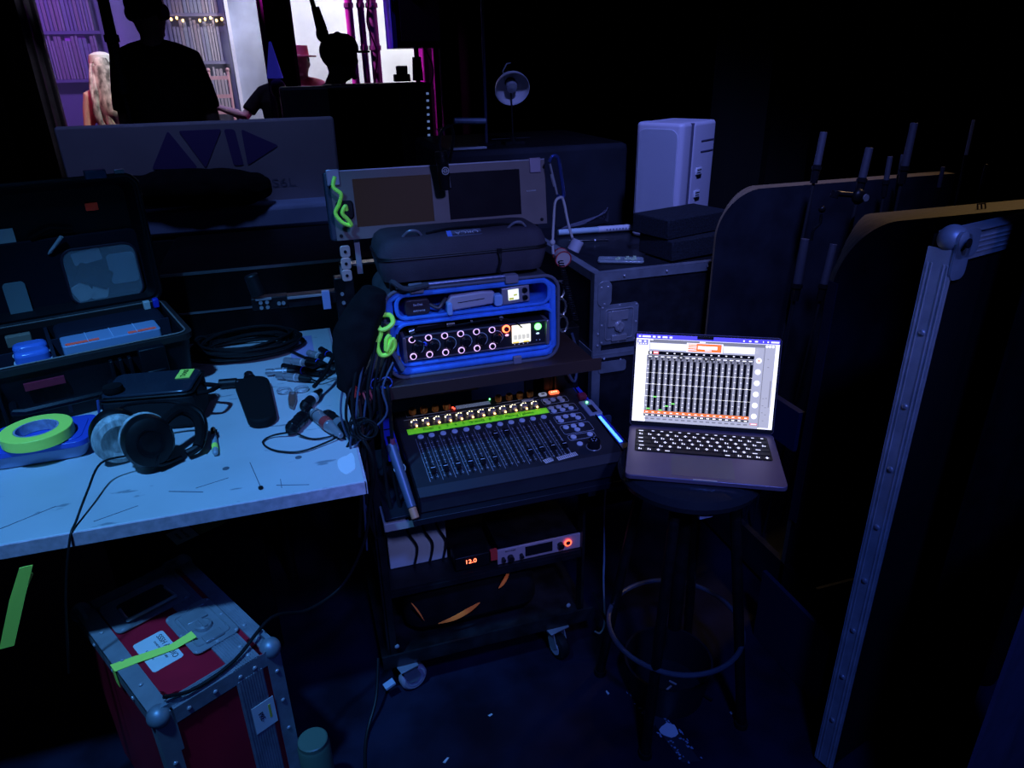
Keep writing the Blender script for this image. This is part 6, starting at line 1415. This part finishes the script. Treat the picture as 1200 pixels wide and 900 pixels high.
# ------------------------------------------------------------------ curved trolley with microphone stands
t = thing('stand_trolley', 'dark plywood trolley with two rounded end boards holding microphone stands', 'trolley', (1.25, 1.38, 0))
ply = mat('dark_navy_board', (.012, .014, .022), .55, var=.3, vs=10)
edge = mat('brown_ply_edge', (.20, .14, .08), .6, var=.25, vs=30, stretch=(1, 8, 1))
def board(y, th, zt, r, x1, name):
    pr = [(0, .02)]
    for i in range(15): a = R(180-90*i/14); pr.append((r*1.0+r*math.cos(a), zt-r*.95+r*.95*math.sin(a)))
    pr += [(x1, zt+.0), (x1, .02)]
    n = len(pr); mb = MB()
    tf = lambda x, z: th*(.16+.84*max(0, min(1, (x-.02)/.14))) if z > .1 else th*.16
    vs = [(x, y, z) for x, z in pr]+[(x, y+tf(x, z), z) for x, z in pr]
    fs = [tuple(range(n)), tuple(range(n, 2*n))[::-1]]; mb.add(vs, fs, 0)
    mb.add(vs, [(i, i+n, (i+1) % n+n, (i+1) % n) for i in range(n)], 1)
    return mb.build(name, [ply, edge], t)
board(0, .10, 1.135, .17, .9, 'front_board'); board(.52, .06, 1.14, .15, .9, 'rear_board')
MB().box(0, .02, .04, .52, .50, .62).build('upper_rail', mat('navy_rail', (.02, .035, .10), .5), t); MB().box(0, .02, -.16, .52, -.0+.02, .14).build('lower_rail', ply, t)
MB().box(.02, .9, .10, .52, .02, .05).build('floor_panel', ply, t)
MB().box(-.004, .0, -.02, .01, .3, 1.0).build('edge_rail', mat('dark_blue_pole', (.05, .05, .09), .4, .4), t)
stand_m = mat('stand_black', (.03, .03, .036), .35, .3)
def mic_stand(label, top, bot, gl, gr, rt_, extra=True, pale=False):
    A, B = Vector(bot), Vector(top)
    t = thing('microphone_stand', label, 'stand', A)
    d = B-A; L = d.length; dn = d.normalized()
    P = lambda s_: tuple(dn*s_)
    MB().cyl((0, 0, 0), P(L-gl), rt_).build('tube', stand_m, t)
    MB().cyl(P(L-gl), P(L), gr, gr*.95).build('grip', mat('warm_lit_metal', (.5, .45, .4), .4, .2) if pale else mat('grip_grey', (.06, .06, .08), .5), t, bevel=.001)  # pale grip carries the warm edge light in its colour
    MB().cyl(P(L-gl-.05), P(L-gl), gr*.95, gr*1.1).cyl(P(L-gl-.012), P(L-gl-.002), gr*1.3).build('clutch', black_gloss, t)
    if extra: MB().ell(P(L*.25), .009, .009, .009, 12, 8).build('knob', steel, t)
    return t
fz = .052
mic_stand('tallest-left microphone stand with fat upper grip, rising behind the rear rounded board', (1.475, 1.76, 1.31), (1.31, 1.66, fz), .09, .0105, .0045)
mic_stand('short thick-gripped stand just left of the tallest-left stand in the trolley', (1.40, 1.68, 1.03), (1.33, 1.64, fz), .13, .013, .004)
mic_stand('microphone stand with fat grip, second tall one from the left in the trolley', (1.63, 1.745, 1.262), (1.46, 1.66, fz), .085, .0115, .005)
mic_stand('slanting thick-gripped stand leaning behind the front rounded board', (1.52, 1.70, 1.0), (1.36, 1.62, fz), .12, .0115, .004)
mic_stand('third tall microphone stand, dark with a bright warm edge, above the front rounded board', (1.76, 1.73, 1.325), (1.66, 1.66, fz), .12, .011, .005, False)
mic_stand('tall thin microphone stand farthest right, warm lit, above the front rounded board', (1.98, 1.73, 1.325), (1.92, 1.66, fz), .10, .005, .004, False, True)
mic_stand('short dark stand top just right of the third tall stand', (1.765, 1.80, 1.225), (1.72, 1.72, fz), .07, .008, .004, False)
mic_stand('short thin stand top between the third and the farthest right stands', (1.83, 1.82, 1.225), (1.80, 1.74, fz), .06, .005, .003, False)
mic_stand('short stand top right beside the farthest right tall stand', (1.87, 1.70, 1.20), (1.84, 1.66, fz), .06, .006, .004, False)
mic_stand('short stand top near the black case door at the far right', (2.06, 1.72, 1.195), (2.0, 1.68, fz), .06, .005, .003, False)
t = thing('boom_clamp', 'knobbly black boom clamp on the second tall stand from the left', 'clamp', (1.55, 1.68, 1.14))
MB().cyl((-.07, 0, .012), (.03, 0, -.002), .008).cyl((-.075, 0, .0), (-.07, 0, .02), .012).build('arm', black_gloss, t, bevel=.001)
MB().ell((0, -.012, 0), .02, .016, .022, 16, 10).build('joint', black_metal, t); MB().cyl((.012, -.03, -.002), (.012, -.01, -.002), .01).ell((.02, -.02, .0), .006, .006, .006, 10, 6).build('wing_knob', steel, t)
t = thing('hook_bracket', 'small bent black hook bracket beside the thick-gripped stand', 'hook', (1.405, 1.66, 1.03))
MB().tube(smooth_path([(.0, 0, .0), (.002, 0, .03), (.02, 0, .045), (.02, 0, .07)]), .004, 8).build('hook', black_gloss, t); MB().ell((.02, 0, .085), .010, .010, .010, 12, 8).build('tip', black_metal, t)
t = thing('steel_buckle', 'small shiny buckle standing on the board by the farthest right stand', 'buckle', (1.72, 1.43, 1.137))
MB(RX(70)).tube([(x, y, .01) for x, y in rrect(-.013, .013, -.008, .008, .003)], .002, 6, closed=True).box(-.002, .002, -.008, .008, .009, .011).build('buckle', chrome, t)
t = thing('flat_board', 'flat dark blue board leaning low on the floor side of the trolley', 'board', (1.10, 1.02, .001))
MB().box(0, .012, 0, .27, 0, .225).build('board', mat('navy_board', (.012, .020, .05), .5), t, bevel=.001)

# ------------------------------------------------------------------ near black case door with aluminium edge
t = thing('case_door', 'tall black flight case door with riveted aluminium edge and ball corner in the right foreground', 'flight case', (1.009, .861, 0), 14)
DT = .040
MB().box(.004, .55, .003, DT, .01, 1.235).build('panel', mat('door_black', (.005, .005, .006), .7, spec=.2), t)
e = MB(); e.box(0, .004, -.002, .003, .01, 1.215)
for y in (.003, .010, .030, .037): e.box(-.0034, -.002, y-.001, y+.001, .01, 1.19)
e.box(-.002, 0, -.002, DT+.002, .01, 1.215)
e.build('side_extrusion', mat('door_aluminium', (.48, .46, .46), .42, .3, var=.15, bump=.1), t)
e = MB(); e.box(.02, .55, -.002, .003, 1.195, 1.238).box(.02, .55, -.002, DT+.002, 1.234, 1.238)
for z in (1.205, 1.213, 1.222, 1.229): e.box(.03, .55, -.0035, -.002, z-.001, z+.001)
e.build('top_extrusion', mat('door_aluminium', (.36, .37, .42), .4, .7), t)
MB().ell((.014, .014, 1.230), .023, .023, .023, 24, 16).prism(rrect(-.004, .062, 1.20, 1.245, .012), .0, .004, X=UP).prism(rrect(-.004, .040, 1.165, 1.24, .014), .0, .004, X=UP).build('ball_corner', mat('dull_corner_steel', (.32, .36, .42), .42, .7), t)
MB(T(.010, -.013, 1.228) @ UP).lathe([(.008, 0), (.008, .002), (1e-6, .002)], 16).build('corner_hole', ink, t)
r0 = None
for z in (1.07, .93, .80, .67, .54, .41, .28, .15):
    if r0 is None: r0 = MB().ell((0, 0, 0), .003, .0055, .0055, 14, 8).build('rivet', steel, t); r0.location = (-.003, .020, z)
    else: dup(r0, t, (-.003, .020, z))
drape('black_curtain', 'black curtain hanging at the right edge in front of the case door', (1.10, .79), (1.75, 1.0), 2.6, dark_cloth, .03, 5)
drape('black_curtain', 'black curtain far behind the trolley at the right, with faint brownish folds', (1.9, 3.0), (4.6, 3.4), 4.0, mat('brown_black_drape', (.0035, .003, .0028), .9, var=.3), .14, 9)
drape('violet_curtain', 'dim violet-grey cloth hanging in the lower right corner of the photo', (.90, .52), (1.3, .66), 1.0, mat('violet_grey_cloth', (.06, .045, .09), .85, var=.1), .012, 2, z0=.02)

# ------------------------------------------------------------------ floor marks and scraps
t = thing('floor_tape', 'torn worn strip of tape on the black floor below the stool', 'tape', (.735, 1.09, .0), 0)
rnd = random.Random(31); mb = MB()
P0, P1 = Vector((-.045, .125, 0)), Vector((-.01, -.11, 0))
for i in range(70):
    q_ = rnd.random(); p = P0.lerp(P1, q_)+Vector((rnd.choice((-1, 1))*rnd.uniform(.010, .028), 0, 0)); w_ = rnd.uniform(.001, .006)
    mb.prism([(p.x, p.y), (p.x+w_, p.y+rnd.uniform(-.002, .002)), (p.x+w_*.8, p.y+rnd.uniform(.002, .008)), (p.x-w_*.2, p.y+rnd.uniform(.002, .006))], .0008, .0014)
mb.build('torn_edges', mat('pale_blue_residue', (.35, .42, .55), .6), t)
MB().prism([(-.058, .135), (-.022, .135), (.008, -.11), (-.034, -.10)], .0003, .0008).build('tape_film', mat('dark_film', (.03, .035, .045), .3), t)
pp = [(-.020+.022*(1+rnd.uniform(-.15, .15))*math.cos(a/14*2*PI), -.012+.020*(1+rnd.uniform(-.15, .15))*math.sin(a/14*2*PI)) for a in range(14)]
MB().prism(pp, .0014, .0022).build('white_patch', paper, t)
sm_ = None
for k, (x, y, w_, l_, a, lab) in enumerate(((.619, 1.231, .006, .014, 10, 'small white paper scrap on the floor between the cart and the stool'), (.888, 1.074, .007, .010, 5, 'small pale blue scrap on the floor right of the torn tape'), (.175, 1.17, .006, .018, -50, 'small white scrap on the floor in front of the pale caster'), (.93, 1.10, .008, .02, 60, 'dull curled scrap on the floor near the flat dark blue board'), (.31, 1.26, .006, .012, -70, 'dim scrap on the floor below the middle of the cart'))):
    o = MB(T(x, y, .0005) @ RZ(a)).prism([(-w_/2, -l_/2), (w_/2, -l_/2+.002), (w_/2-.001, l_/2), (-w_/2+.001, l_/2-.002)], 0, .0015).build('paper_scrap', paper); tag(o, lab, 'scrap')
o = MB().tube(smooth_path([(.06, 1.42, .12), (.04, 1.36, .05), (.0, 1.28, .006), (-.03, 1.1, .006), (-.12, .9, .006)]), .004, 8).build('floor_cable', rubber); tag(o, 'black cable curving over the floor left of the cart', 'cable')
o = MB().tube(smooth_path([(.66, 1.43, .16), (.70, 1.36, .05), (.76, 1.30, .008), (.86, 1.12, .006)]), .004, 8).build('floor_cable', rubber); tag(o, 'black cable curving over the floor from the cart to under the stool', 'cable')
